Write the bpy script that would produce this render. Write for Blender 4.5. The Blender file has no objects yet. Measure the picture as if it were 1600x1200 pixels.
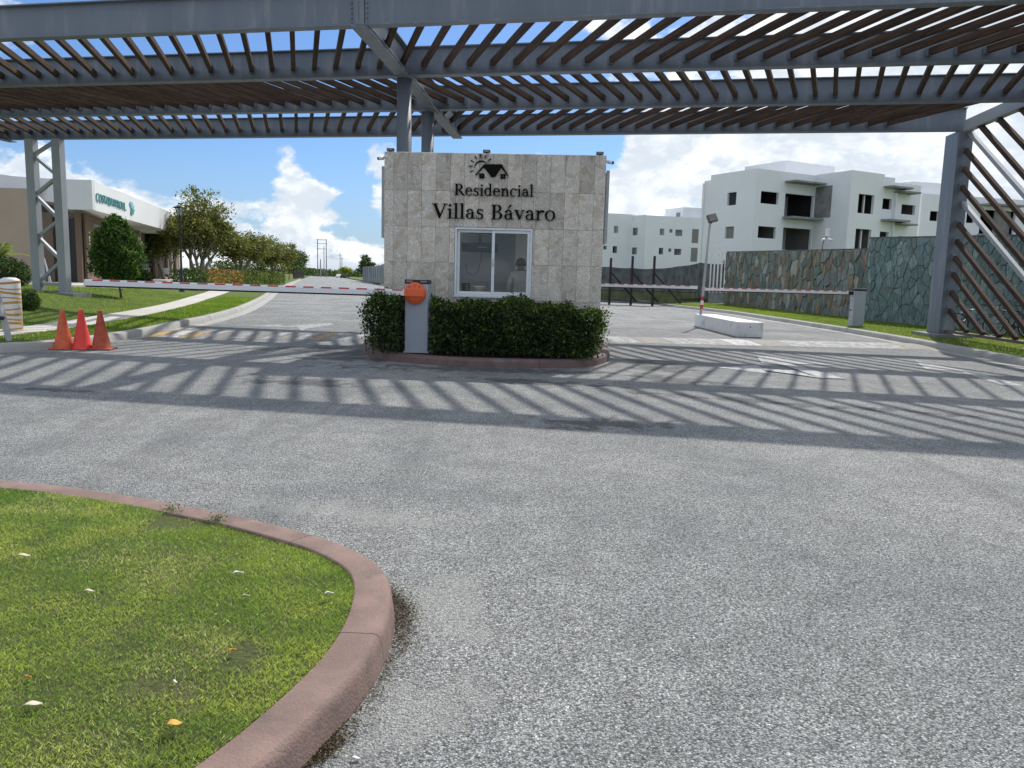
import bpy, bmesh, math, random
import numpy as np
from mathutils import Vector, Matrix
random.seed(7); rng = np.random.default_rng(7)
D = bpy.data; SC = bpy.context.scene; COL = SC.collection
R = math.radians

# ------------------------------------------------------------------ camera
def make_camera():
    cd = D.cameras.new('camera'); co = D.objects.new('camera', cd); COL.objects.link(co)
    p, r = R(7.8), R(1.54)
    f = Vector((0, math.cos(p), -math.sin(p))); r0 = Vector((1, 0, 0)); u0 = Vector((0, math.sin(p), math.cos(p)))
    rt = math.cos(r) * r0 + math.sin(r) * u0; up = -math.sin(r) * r0 + math.cos(r) * u0
    m = Matrix((rt, up, -f)).transposed().to_4x4(); m.translation = (0, 0, 1.5)
    co.matrix_world = m
    cd.sensor_width = 36; cd.lens = 1202 / 1600 * 36; cd.clip_start = .05; cd.clip_end = 5000
    SC.camera = co
make_camera()
SC.render.resolution_x = 1024; SC.render.resolution_y = 768
SUN_AZ, SUN_EL = 24.0, 46.5

# ------------------------------------------------------------------ node helper
class NT:
    def __init__(s, tree): s.t = tree; s.n = tree.nodes; s.l = tree.links
    def node(s, typ, **kw):
        n = s.n.new(typ)
        for k, v in kw.items():
            if k == 'inp':
                for i, x in v.items(): s.put(n.inputs[i], x)
            else: setattr(n, k, v)
        return n
    def put(s, sock, x):
        if isinstance(x, bpy.types.NodeSocket): s.l.new(x, sock)
        elif isinstance(x, (tuple, list)) and len(x) == 3 and sock.type == 'RGBA': sock.default_value = (*x, 1)
        else: sock.default_value = x
    def math(s, op, a, b=0.0, c=0.0, clamp=False):
        n = s.node('ShaderNodeMath', operation=op, use_clamp=clamp, inp={0: a, 1: b, 2: c}); return n.outputs[0]
    def vmath(s, op, a, b=(0, 0, 0), out=0):
        n = s.node('ShaderNodeVectorMath', operation=op, inp={0: a, 1: b}); return n.outputs[out]
    def noise(s, vec, scale, detail=4, rough=.55, dist=0.0, out=0):
        n = s.node('ShaderNodeTexNoise', inp={'Vector': vec, 'Scale': scale, 'Detail': detail, 'Roughness': rough, 'Distortion': dist}); return n.outputs[out]
    def voro(s, vec, scale, out='Color', feature='F1', rand=1.0):
        n = s.node('ShaderNodeTexVoronoi', feature=feature, inp={'Vector': vec, 'Scale': scale, 'Randomness': rand}); return n.outputs[out]
    def mix(s, f, a, b, mode='MIX'):
        n = s.node('ShaderNodeMix', data_type='RGBA', blend_type=mode)
        s.put(n.inputs[0], f); s.put(n.inputs[6], a); s.put(n.inputs[7], b); return n.outputs[2]
    def ramp(s, x, a, b, lo=0.0, hi=1.0, smooth=True):
        n = s.node('ShaderNodeMapRange', inp={0: x, 1: a, 2: b, 3: lo, 4: hi})
        if smooth: n.interpolation_type = 'SMOOTHSTEP'
        return n.outputs[0]

# ------------------------------------------------------------------ sky
def dvec(x, y):
    """world direction of a compass-like pair: azimuth, elevation in degrees"""
    a, e = R(x), R(y); return (math.sin(a) * math.cos(e), math.cos(a) * math.cos(e), math.sin(e))
def make_world():
    w = D.worlds.new('World'); SC.world = w; w.use_nodes = True
    t = NT(w.node_tree); t.n.clear()
    out = t.node('ShaderNodeOutputWorld')
    sky = t.node('ShaderNodeTexSky', sky_type='NISHITA', sun_disc=False)
    sky.sun_elevation = R(SUN_EL); sky.sun_rotation = R(SUN_AZ); sky.altitude = 10; sky.air_density = 1.0; sky.dust_density = .6; sky.ozone_density = 2.2
    g = t.node('ShaderNodeTexCoord').outputs['Generated']
    d = t.vmath('NORMALIZE', g)
    sep = t.node('ShaderNodeSeparateXYZ', inp={0: d}); z = sep.outputs[2]
    den = t.math('ADD', t.math('MAXIMUM', z, 0.0), .16)
    cv = t.node('ShaderNodeCombineXYZ', inp={0: t.math('DIVIDE', sep.outputs[0], den), 1: t.math('DIVIDE', sep.outputs[1], den), 2: 0.0}).outputs[0]
    n1 = t.noise(cv, 1.55, 9, .56, .25)
    n0 = t.noise(t.vmath('MULTIPLY', d, (1, 1, 1.7)), 19.0, 10, .62, .25)
    n = t.math('ADD', t.math('ADD', t.math('MULTIPLY', n1, .42), t.math('MULTIPLY', n0, .58)), .105)  # offset adds cloud out of view too, to raise the ambient light
    # cloud banks and, at negative weight, clear gaps in view: azimuth, elevation, radius(deg), weight
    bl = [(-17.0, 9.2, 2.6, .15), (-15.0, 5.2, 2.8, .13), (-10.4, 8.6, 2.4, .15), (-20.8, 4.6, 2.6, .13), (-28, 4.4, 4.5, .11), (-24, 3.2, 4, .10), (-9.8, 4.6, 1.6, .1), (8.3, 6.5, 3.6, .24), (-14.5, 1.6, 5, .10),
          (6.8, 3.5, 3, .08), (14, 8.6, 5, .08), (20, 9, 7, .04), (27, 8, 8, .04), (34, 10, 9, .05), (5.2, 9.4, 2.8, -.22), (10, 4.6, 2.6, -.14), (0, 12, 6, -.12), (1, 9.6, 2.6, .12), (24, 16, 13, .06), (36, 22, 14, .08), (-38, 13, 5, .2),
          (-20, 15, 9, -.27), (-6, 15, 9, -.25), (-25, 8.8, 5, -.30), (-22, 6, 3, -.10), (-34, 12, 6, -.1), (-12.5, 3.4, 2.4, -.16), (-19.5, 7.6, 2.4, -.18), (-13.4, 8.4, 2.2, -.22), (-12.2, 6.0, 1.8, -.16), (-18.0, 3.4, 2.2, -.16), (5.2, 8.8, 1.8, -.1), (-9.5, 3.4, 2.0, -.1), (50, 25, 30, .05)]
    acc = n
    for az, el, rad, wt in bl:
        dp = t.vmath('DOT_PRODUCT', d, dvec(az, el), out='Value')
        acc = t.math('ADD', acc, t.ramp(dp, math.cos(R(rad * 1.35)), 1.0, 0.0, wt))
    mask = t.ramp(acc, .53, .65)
    mask = t.math('MULTIPLY', mask, t.ramp(z, -.02, .02))
    thick = t.ramp(acc, .62, .80)
    br = t.math('ADD', t.math('MULTIPLY', t.noise(t.vmath('MULTIPLY', d, (1, 1, 2.2)), 7.0, 9, .6, .5), .55), t.math('MULTIPLY', t.noise(t.vmath('MULTIPLY', d, (1, 1, 1.6)), 26.0, 8, .65, .3), .45))
    lit = t.mix(t.ramp(br, .44, .60), (.53, .585, .65), (.90, .91, .92))
    cc = t.mix(t.math('MULTIPLY', thick, .5), lit, (.54, .595, .66))
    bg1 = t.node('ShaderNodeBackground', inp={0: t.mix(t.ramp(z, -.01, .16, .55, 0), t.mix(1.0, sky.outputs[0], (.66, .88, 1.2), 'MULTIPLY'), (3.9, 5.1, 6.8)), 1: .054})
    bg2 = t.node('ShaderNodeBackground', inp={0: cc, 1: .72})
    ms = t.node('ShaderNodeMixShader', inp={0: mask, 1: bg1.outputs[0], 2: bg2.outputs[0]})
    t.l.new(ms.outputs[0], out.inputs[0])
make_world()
def make_sun():
    l = D.lights.new('sun', 'SUN'); l.energy = 2.0; l.angle = R(.8); l.color = (1, .955, .89)
    o = D.objects.new('sun', l); COL.objects.link(o)
    o.rotation_euler = Vector(dvec(SUN_AZ, SUN_EL)).to_track_quat('Z', 'Y').to_euler()
make_sun()
SC.view_settings.view_transform = 'Standard'; SC.view_settings.look = 'None'
SC.view_settings.gamma = 1; SC.view_settings.exposure = 0.96; SC.view_settings.use_curve_mapping = False

# ------------------------------------------------------------------ materials
MATS = {}
def mat(name, col, rough=.7, var=.12, scale=3.0, bump=0.0, bscale=None, metal=0.0, spec=.5, dirt=None, dscale=1.2, rand=0.0, vert=False):
    if name in MATS: return MATS[name]
    m = D.materials.new(name); m.use_nodes = True; t = NT(m.node_tree); b = t.n['Principled BSDF']
    co = t.node('ShaderNodeTexCoord').outputs['Object']
    v = co if not vert else t.vmath('MULTIPLY', co, (1, 1, .12))
    c = col
    n = t.noise(v, scale, 6, .6)
    f = t.ramp(n, .25, .75, 1 - var, 1 + var)
    hsv = t.node('ShaderNodeHueSaturation', inp={'Value': f, 'Color': col}); c = hsv.outputs[0]
    if rand:
        oi = t.node('ShaderNodeObjectInfo').outputs['Random']
        h2 = t.node('ShaderNodeHueSaturation', inp={'Value': t.ramp(oi, 0, 1, 1 - rand, 1 + rand, False), 'Color': c}); c = h2.outputs[0]
    if dirt:
        dn = t.noise(v, dscale, 7, .65, .3)
        c = t.mix(t.ramp(dn, .5, .72, 0, .75), c, dirt)
    t.put(b.inputs['Base Color'], c)
    b.inputs['Roughness'].default_value = rough; b.inputs['Metallic'].default_value = metal
    b.inputs['Specular IOR Level'].default_value = spec
    if bump:
        bn = t.node('ShaderNodeBump', inp={'Strength': bump, 'Distance': .02, 'Height': t.noise(co, bscale or scale * 8, 5, .6)})
        t.l.new(bn.outputs[0], b.inputs['Normal'])
    MATS[name] = m; return m

def asphalt():
    m = D.materials.new('asphalt'); m.use_nodes = True; t = NT(m.node_tree); b = t.n['Principled BSDF']
    co = t.node('ShaderNodeTexCoord').outputs['Object']
    chipc = t.voro(co, 125, 'Color'); chipd = t.voro(co, 125, 'Distance')
    sx = t.node('ShaderNodeSeparateColor', inp={0: chipc})
    v = t.math('ADD', t.math('MULTIPLY', sx.outputs[0], .5), t.math('MULTIPLY', sx.outputs[1], .5))
    coarse = t.noise(co, 60, 5, .75)
    big = t.noise(co, .45, 6, .6, .5); mid = t.noise(co, 3.2, 6, .65, .4)
    base = t.ramp(v, .2, .82, .13, .50, False)
    base = t.math('MULTIPLY', base, t.ramp(chipd, .35, .75, 1.08, .60))
    base = t.math('MULTIPLY', base, t.ramp(coarse, .36, .64, .72, 1.34))
    base = t.math('MULTIPLY', base, t.ramp(mid, .3, .7, .88, 1.12))
    base = t.math('MULTIPLY', base, t.ramp(big, .3, .7, .82, 1.13))
    base = t.math('MULTIPLY', base, t.ramp(t.math('MULTIPLY', sx.outputs[2], t.ramp(coarse, .4, .6)), .70, .86, 1.0, 1.5))
    # stains of old wheels and oil, worn in round the island and the middle of the court
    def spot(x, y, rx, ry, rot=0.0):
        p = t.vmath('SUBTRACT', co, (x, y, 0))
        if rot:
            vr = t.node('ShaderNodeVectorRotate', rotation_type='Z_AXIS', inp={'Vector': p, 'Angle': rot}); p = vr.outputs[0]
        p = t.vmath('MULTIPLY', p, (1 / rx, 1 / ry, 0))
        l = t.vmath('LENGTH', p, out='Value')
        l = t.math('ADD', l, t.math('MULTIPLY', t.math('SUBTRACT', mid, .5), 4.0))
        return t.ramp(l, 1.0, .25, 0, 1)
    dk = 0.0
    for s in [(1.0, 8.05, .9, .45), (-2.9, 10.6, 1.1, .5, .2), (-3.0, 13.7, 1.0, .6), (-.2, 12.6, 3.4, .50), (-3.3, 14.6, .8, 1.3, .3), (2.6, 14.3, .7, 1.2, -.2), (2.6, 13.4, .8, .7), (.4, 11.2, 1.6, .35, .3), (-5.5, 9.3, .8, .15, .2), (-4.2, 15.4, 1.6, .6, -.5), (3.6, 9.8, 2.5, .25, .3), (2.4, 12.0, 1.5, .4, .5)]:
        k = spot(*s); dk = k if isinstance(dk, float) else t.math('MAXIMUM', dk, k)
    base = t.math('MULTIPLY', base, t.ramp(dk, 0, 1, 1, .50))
    lt = 0.0
    for s in [(-.30, 3.3, .28, .55), (-.35, 2.5, .30, .28), (-1.1, 4.75, .9, .22, .25), (2.35, 12.9, .28, .75, -.9)]:
        k = spot(*s); lt = k if isinstance(lt, float) else t.math('MAXIMUM', lt, k)
    ltm = t.math('MULTIPLY', lt, t.ramp(coarse, .3, .6, .12, .5))
    warm = t.mix(t.ramp(big, .35, .65), (.97, 1.0, .985), (.995, 1.0, .965))
    gray = t.node('ShaderNodeCombineColor', inp={0: base, 1: base, 2: base}).outputs[0]
    c = t.mix(1.0, gray, warm, 'MULTIPLY')
    c = t.mix(ltm, c, (.46, .455, .42))
    # grass clippings and soil settled next to the kerb
    t.put(b.inputs['Base Color'], c); b.inputs['Roughness'].default_value = .82; b.inputs['Specular IOR Level'].default_value = .35
    trk = t.noise(t.vmath('MULTIPLY', co, (1.6, .16, 1)), 1.0, 5, .6, 1.2)
    c = t.mix(t.ramp(trk, .52, .66, 0, .22), c, (.10, .10, .098))
    t.put(b.inputs['Base Color'], c)
    h = t.math('ADD', t.math('MULTIPLY', chipd, -1.0), t.math('MULTIPLY', coarse, .8))
    bn = t.node('ShaderNodeBump', inp={'Strength': 1.0, 'Distance': .009, 'Height': h}); t.l.new(bn.outputs[0], b.inputs['Normal'])
    return m

def grass_ground(name='lawn_soil', dark=(.06, .09, .02), light=(.17, .22, .05), dry=(.24, .23, .10)):
    m = D.materials.new(name); m.use_nodes = True; t = NT(m.node_tree); b = t.n['Principled BSDF']
    co = t.node('ShaderNodeTexCoord').outputs['Object']
    a = t.noise(co, 60, 5, .75); bb = t.noise(co, 1.1, 5, .6, .3); c3 = t.noise(co, 7, 6, .7)
    c = t.mix(t.ramp(a, .35, .65), dark, light)
    c = t.mix(t.ramp(c3, .3, .7, 0, .55), c, t.mix(t.ramp(bb, .4, .6), light, dark))
    c = t.mix(t.ramp(bb, .56, .72, 0, .55), c, dry)
    t.put(b.inputs['Base Color'], c); b.inputs['Roughness'].default_value = .9; b.inputs['Specular IOR Level'].default_value = .2
    bn = t.node('ShaderNodeBump', inp={'Strength': 1.0, 'Distance': .03, 'Height': t.math('ADD', a, t.math('MULTIPLY', c3, .8))}); t.l.new(bn.outputs[0], b.inputs['Normal'])
    return m

def leafmat(name, rough=.55, trans=.25):
    m = D.materials.new(name); m.use_nodes = True; t = NT(m.node_tree); b = t.n['Principled BSDF']
    a = t.node('ShaderNodeAttribute', attribute_name='Col').outputs['Color']
    t.put(b.inputs['Base Color'], a); b.inputs['Roughness'].default_value = rough; b.inputs['Specular IOR Level'].default_value = .35
    tr = t.node('ShaderNodeBsdfTranslucent', inp={0: t.mix(1.0, a, (1.5, 1.7, .7), 'MULTIPLY')})
    ms = t.node('ShaderNodeMixShader', inp={0: trans, 1: b.outputs[0], 2: tr.outputs[0]})
    t.l.new(ms.outputs[0], t.n['Material Output'].inputs[0]); return m

def coral():
    m = D.materials.new('coral_stone'); m.use_nodes = True; t = NT(m.node_tree); b = t.n['Principled BSDF']
    co = t.node('ShaderNodeTexCoord').outputs['Object']; oi = t.node('ShaderNodeObjectInfo').outputs['Random']
    off = t.node('ShaderNodeCombineXYZ', inp={0: t.math('MULTIPLY', oi, 37.0), 1: 0.0, 2: t.math('MULTIPLY', oi, 91.0)}).outputs[0]
    v = t.vmath('ADD', co, off)
    warp = t.vmath('ADD', v, t.vmath('MULTIPLY', t.noise(v, 5.5, 3, .5, out=1), (.22, .22, .22)))
    ed = t.voro(warp, 10, 'Distance', 'DISTANCE_TO_EDGE'); cell = t.voro(warp, 10, 'Color')
    fine = t.noise(v, 42, 6, .75); blob = t.noise(v, 3.5, 5, .6, .8)
    c = t.mix(t.ramp(fine, .3, .7), (.42, .38, .32), (.74, .69, .61))
    c = t.mix(t.ramp(ed, .0, .08, .8, 0), c, (.86, .83, .78))
    sr = t.node('ShaderNodeSeparateColor', inp={0: cell}).outputs[0]
    c = t.mix(t.ramp(sr, .6, .95, 0, .5), c, (.40, .33, .24))
    c = t.mix(t.ramp(blob, .5, .66, 0, .4), c, (.44, .38, .30))
    tile = t.ramp(oi, 0, 1, .82, 1.12, False)
    hs = t.node('ShaderNodeHueSaturation', inp={'Value': tile, 'Color': c, 'Saturation': 1.1}); c = hs.outputs[0]
    # dark water streaks coming down from the parapet
    w = t.node('ShaderNodeNewGeometry').outputs['Position']; pz = t.node('ShaderNodeSeparateXYZ', inp={0: w}).outputs[2]
    st = t.noise(t.vmath('MULTIPLY', w, (9, 9, .7)), 1, 5, .6)
    k = t.math('MULTIPLY', t.ramp(pz, 3.35, 3.75, 0, 1), t.ramp(st, .52, .7, 0, .5))
    c = t.mix(k, c, (.13, .12, .11))
    t.put(b.inputs['Base Color'], c); b.inputs['Roughness'].default_value = .85; b.inputs['Specular IOR Level'].default_value = .3
    bn = t.node('ShaderNodeBump', inp={'Strength': .6, 'Distance': .008, 'Height': t.math('ADD', fine, t.ramp(ed, 0, .06))}); t.l.new(bn.outputs[0], b.inputs['Normal'])
    return m

def flagstone(name, cols, contrast=.42, st=(1, 1, .45)):
    m = D.materials.new(name); m.use_nodes = True; t = NT(m.node_tree); b = t.n['Principled BSDF']
    co = t.node('ShaderNodeTexCoord').outputs['Object']; oi = t.node('ShaderNodeObjectInfo').outputs['Random']
    r = t.node('ShaderNodeValToRGB', inp={0: oi}); cr = r.color_ramp; cr.interpolation = 'CONSTANT'
    while len(cr.elements) < len(cols): cr.elements.new(.5)
    for i, c in enumerate(cols): cr.elements[i].position = i / len(cols); cr.elements[i].color = (*c, 1)
    v = t.vmath('ADD', co, t.node('ShaderNodeCombineXYZ', inp={0: t.math('MULTIPLY', oi, 50.0), 1: 0.0, 2: 0.0}).outputs[0])
    n = t.noise(t.vmath('MULTIPLY', v, st), 7, 8, .75, 1.1); n2 = t.noise(v, 2.2, 4, .5)
    c = t.mix(t.ramp(n, .3, .7, 0, 1), (1 - contrast, 1 - contrast, 1 - contrast), (1 + contrast, 1 + contrast, 1 + contrast))
    c = t.mix(1.0, r.outputs[0], c, 'MULTIPLY'); c = t.mix(1.0, c, (1.3, 1.3, 1.28), 'MULTIPLY')
    c = t.mix(t.ramp(n2, .5, .65, 0, .35), c, (.10, .135, .13))
    t.put(b.inputs['Base Color'], c); b.inputs['Roughness'].default_value = .7
    bn = t.node('ShaderNodeBump', inp={'Strength': .8, 'Distance': .03, 'Height': n}); t.l.new(bn.outputs[0], b.inputs['Normal'])
    return m

def wood():
    m = D.materials.new('weathered_wood'); m.use_nodes = True; t = NT(m.node_tree); b = t.n['Principled BSDF']
    co = t.node('ShaderNodeTexCoord').outputs['Object']; oi = t.node('ShaderNodeObjectInfo').outputs['Random']
    v = t.vmath('ADD', t.vmath('MULTIPLY', co, (.7, 16, 16)), t.node('ShaderNodeCombineXYZ', inp={0: t.math('MULTIPLY', oi, 60.0)}).outputs[0])
    g = t.noise(v, 2.2, 6, .65, .5)
    c = t.mix(t.ramp(g, .3, .7), (.028, .017, .012), (.095, .060, .042))
    c = t.mix(t.ramp(t.noise(v, .35, 3), .5, .7, 0, .3), c, (.10, .072, .055))
    hs = t.node('ShaderNodeHueSaturation', inp={'Value': t.ramp(oi, 0, 1, .8, 1.2, False), 'Color': c})
    t.put(b.inputs['Base Color'], hs.outputs[0]); b.inputs['Roughness'].default_value = .85; b.inputs['Specular IOR Level'].default_value = .2
    bn = t.node('ShaderNodeBump', inp={'Strength': .4, 'Distance': .005, 'Height': g}); t.l.new(bn.outputs[0], b.inputs['Normal'])
    return m

def glassmat(name, tint=(.75, .82, .82), base=.05):
    m = D.materials.new(name); m.use_nodes = True; t = NT(m.node_tree); t.n.remove(t.n['Principled BSDF'])
    fr = t.math('MULTIPLY', t.node('ShaderNodeFresnel', inp={0: 1.5}).outputs[0], .5)
    gl = t.node('ShaderNodeBsdfGlossy', inp={0: (.95, .97, 1), 1: .02}); tr = t.node('ShaderNodeBsdfTransparent', inp={0: tint})
    ms = t.node('ShaderNodeMixShader', inp={0: t.math('ADD', fr, base, clamp=True), 1: tr.outputs[0], 2: gl.outputs[0]})
    t.l.new(ms.outputs[0], t.n['Material Output'].inputs[0]); return m

def netmat():
    m = D.materials.new('shade_net'); m.use_nodes = True; t = NT(m.node_tree); b = t.n['Principled BSDF']
    b.inputs['Base Color'].default_value = (.022, .024, .030, 1); b.inputs['Roughness'].default_value = 1; b.inputs['Specular IOR Level'].default_value = 0
    co = t.node('ShaderNodeTexCoord').outputs['Object']
    tr = t.node('ShaderNodeBsdfTransparent')
    f = t.ramp(t.noise(co, 1.3, 3), .3, .7, .80, .90)
    ms = t.node('ShaderNodeMixShader', inp={0: f, 1: tr.outputs[0], 2: b.outputs[0]})
    t.l.new(ms.outputs[0], t.n['Material Output'].inputs[0]); return m

def wornpaint(name, col, lo=.42, hi=.62, sc=7.0):
    """road paint with holes worn through to the asphalt"""
    m = D.materials.new(name); m.use_nodes = True; t = NT(m.node_tree); b = t.n['Principled BSDF']
    co = t.node('ShaderNodeTexCoord').outputs['Object']
    n = t.math('ADD', t.math('MULTIPLY', t.noise(co, sc, 7, .7), .6), t.math('MULTIPLY', t.noise(co, sc * 14, 4, .7), .4))
    f = t.ramp(n, lo, hi)
    v = t.voro(co, 110, 'Color'); s = t.node('ShaderNodeSeparateColor', inp={0: v}).outputs[0]
    g = t.ramp(s, 0, 1, .13, .30, False); gr = t.node('ShaderNodeCombineColor', inp={0: g, 1: g, 2: g}).outputs[0]
    t.put(b.inputs['Base Color'], t.mix(f, gr, col)); b.inputs['Roughness'].default_value = .75
    return m

M = dict(
    asphalt=asphalt(), soil=grass_ground(), soil_near=grass_ground('lawn_soil_near', (.08, .10, .035), (.20, .23, .08), (.30, .24, .15)), leaf=leafmat('leaf'), blade=leafmat('grass_blade', .6, .5), coral=coral(),
    stone=flagstone('mixed_flagstone', [(.11, .145, .13), (.185, .14, .085), (.16, .19, .175), (.075, .095, .08), (.20, .21, .18), (.15, .11, .085), (.17, .155, .095), (.11, .14, .14), (.17, .155, .12), (.25, .26, .23), (.135, .115, .075), (.08, .115, .10)]),
    slate=flagstone('green_slate', [(.085, .135, .13), (.11, .165, .16), (.13, .19, .19), (.10, .15, .145), (.17, .225, .225), (.115, .155, .145)], .85, (5.0, 5.0, .8)),
    mortar=mat('dark_mortar', (.11, .13, .12), .95, .2, 6),
    wood=wood(), glass=glassmat('window_glass', (.97, .98, .98), 0.0), darkglass=glassmat('shop_glass', (.30, .36, .38), .10), net=netmat(),
    steel=mat('painted_steel', (.155, .182, .218), .5, .10, 1.4, .06, 30, dirt=(.27, .285, .30), dscale=4.5, vert=True),
    steel_l=mat('pale_steel', (.31, .33, .35), .45, .08, 1.2, .05, 30),
    brownsteel=mat('brown_painted_rail', (.13, .085, .065), .5, .1, 3),
    white=mat('white_render', (.80, .815, .83), .85, .03, .4, .1, 8), whitep=mat('white_paint', (.80, .80, .79), .5, .06, 4, dirt=(.5, .48, .44), dscale=3),
    blockw=mat('white_block_paint', (.82, .82, .81), .6, .05, 3, .1, 20, dirt=(.55, .52, .47), dscale=2.2),
    conc=mat('kerb_concrete', (.40, .395, .365), .9, .10, 3, .2, 60, dirt=(.24, .235, .215), dscale=1.1), walk=mat('sidewalk_concrete', (.56, .53, .475), .9, .07, 2, .2, 60, rand=.05),
    gutter=mat('gutter_concrete', (.42, .41, .38), .9, .12, 3, .3, 50, dirt=(.2, .2, .185), dscale=1.8),
    rawc=mat('raw_concrete', (.26, .26, .25), .9, .2, 2, .3, 20, dirt=(.12, .12, .12)),
    pink=mat('faded_red_kerb', (.25, .168, .14), .85, .18, 6, .4, 90, dirt=(.13, .105, .092), dscale=5.5), pinkd=mat('faded_red_kerb_old', (.16, .105, .095), .85, .2, 5, .35, 80, dirt=(.19, .175, .16), dscale=2.2),
    black=mat('black_plastic', (.015, .015, .017), .45, .1, 5), letter=mat('black_lettering', (.006, .006, .006), .9, .05, 5, spec=.15), rubber=mat('black_rubber', (.02, .02, .02), .8, .1, 9),
    cab=mat('grey_cabinet_paint', (.40, .44, .49), .4, .05, 2, dirt=(.33, .36, .39), dscale=2), armw=mat('white_boom_aluminium', (.80, .81, .81), .35, .05, 3), red=mat('red_reflector', (.52, .022, .035), .35, .08, 20),
    orange=mat('orange_hub_plastic', (.78, .13, .035), .4, .06, 6), wframe=mat('white_window_frame', (.72, .75, .76), .4, .04, 4),
    cone1=mat('faded_orange_cone', (.62, .115, .04), .6, .2, 9, dirt=(.30, .07, .04), dscale=6), cone2=mat('bright_red_cone', (.80, .055, .035), .55, .1, 7, dirt=(.45, .06, .05), dscale=6), cone3=mat('dirty_orange_cone', (.42, .075, .032), .65, .22, 9, dirt=(.20, .05, .035), dscale=5),
    yel=mat('ochre_stripe', (.50, .26, .05), .6, .12, 9), tan=mat('beige_stucco', (.42, .335, .255), .9, .05, 1, .2, 40), brown=mat('brown_stucco', (.17, .12, .09), .9, .06, 1, .2, 40), fascia=mat('white_fascia', (.74, .75, .75), .7, .03, .5),
    dkdoor=mat('near_black_door', (.012, .011, .011), .4, .1, 3), teal=mat('teal_sign_letters', (.05, .27, .27), .5, .1, 9), teal2=mat('pale_blue_sign', (.22, .50, .60), .5, .15, 9), sconce=mat('sconce_glass', (.78, .74, .66), .4, .03, 2),
    bark=mat('bark', (.16, .125, .09), .95, .3, 9, .6, 40), barkl=mat('pale_bark', (.30, .27, .22), .95, .25, 9, .6, 40), fence=mat('grey_fence_sheet', (.16, .175, .20), .6, .12, 2, rand=.15),
    frost=glassmat('frosted_lamp_glass', (.80, .86, .86), .25), lamp=mat('dark_lamp_paint', (.012, .02, .022), .45, .1, 5), flood=mat('floodlight_bronze', (.13, .125, .10), .5, .1, 5), galv=mat('galvanised_post', (.40, .41, .41), .4, .1, 4), wall=mat('interior_wall', (.42, .45, .46), .9, .05, 1), wall2=mat('interior_partition', (.80, .80, .76), .9, .04, 1),
    ceil=mat('interior_ceiling', (.55, .57, .58), .9, .03, 1), counter=mat('wood_counter', (.35, .25, .14), .6, .15, 6), shirt=mat('pale_shirt', (.60, .60, .55), .9, .1, 6, .3, 40), trouser=mat('dark_trousers', (.03, .035, .05), .9, .1, 6), skin=mat('skin', (.22, .12, .08), .5, .06, 8), cap=mat('dark_cap', (.012, .012, .013), .85, .1, 9),
    blue=mat('blue_bicycle_paint', (.10, .33, .50), .3, .05, 5), silver=mat('silver_metal', (.55, .56, .57), .3, .05, 5, metal=.6), timber=mat('dark_timber', (.035, .028, .024), .9, .2, 8), dirtm=mat('soil_bed', (.035, .026, .018), .95, .3, 12, .6, 40),
    dark=mat('dark_interior', (.035, .035, .038), .9, .1, 2), grey_in=mat('shaded_interior', (.22, .215, .205), .9, .1, 2), cream=mat('bleached_leaf', (.62, .55, .42), .7, .1, 20), orleaf=mat('orange_dry_leaf', (.70, .36, .06), .6, .2, 30), ylw=mat('yellow_vehicle_paint', (.6, .5, .04), .5, .1, 3), brick=mat('dull_rust_paint', (.25, .09, .06), .8, .1, 4),
    awhite=wornpaint('worn_white_paint', (.56, .57, .57), .41, .63), ayel=wornpaint('worn_yellow_paint', (.58, .36, .08), .41, .59), bumpw=wornpaint('bump_white_paint', (.62, .62, .60), .38, .56), dimw=wornpaint('faded_white_paint', (.50, .50, .48), .43, .62), dimy=wornpaint('faded_yellow_paint', (.42, .33, .16), .47, .66),
)

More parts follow.
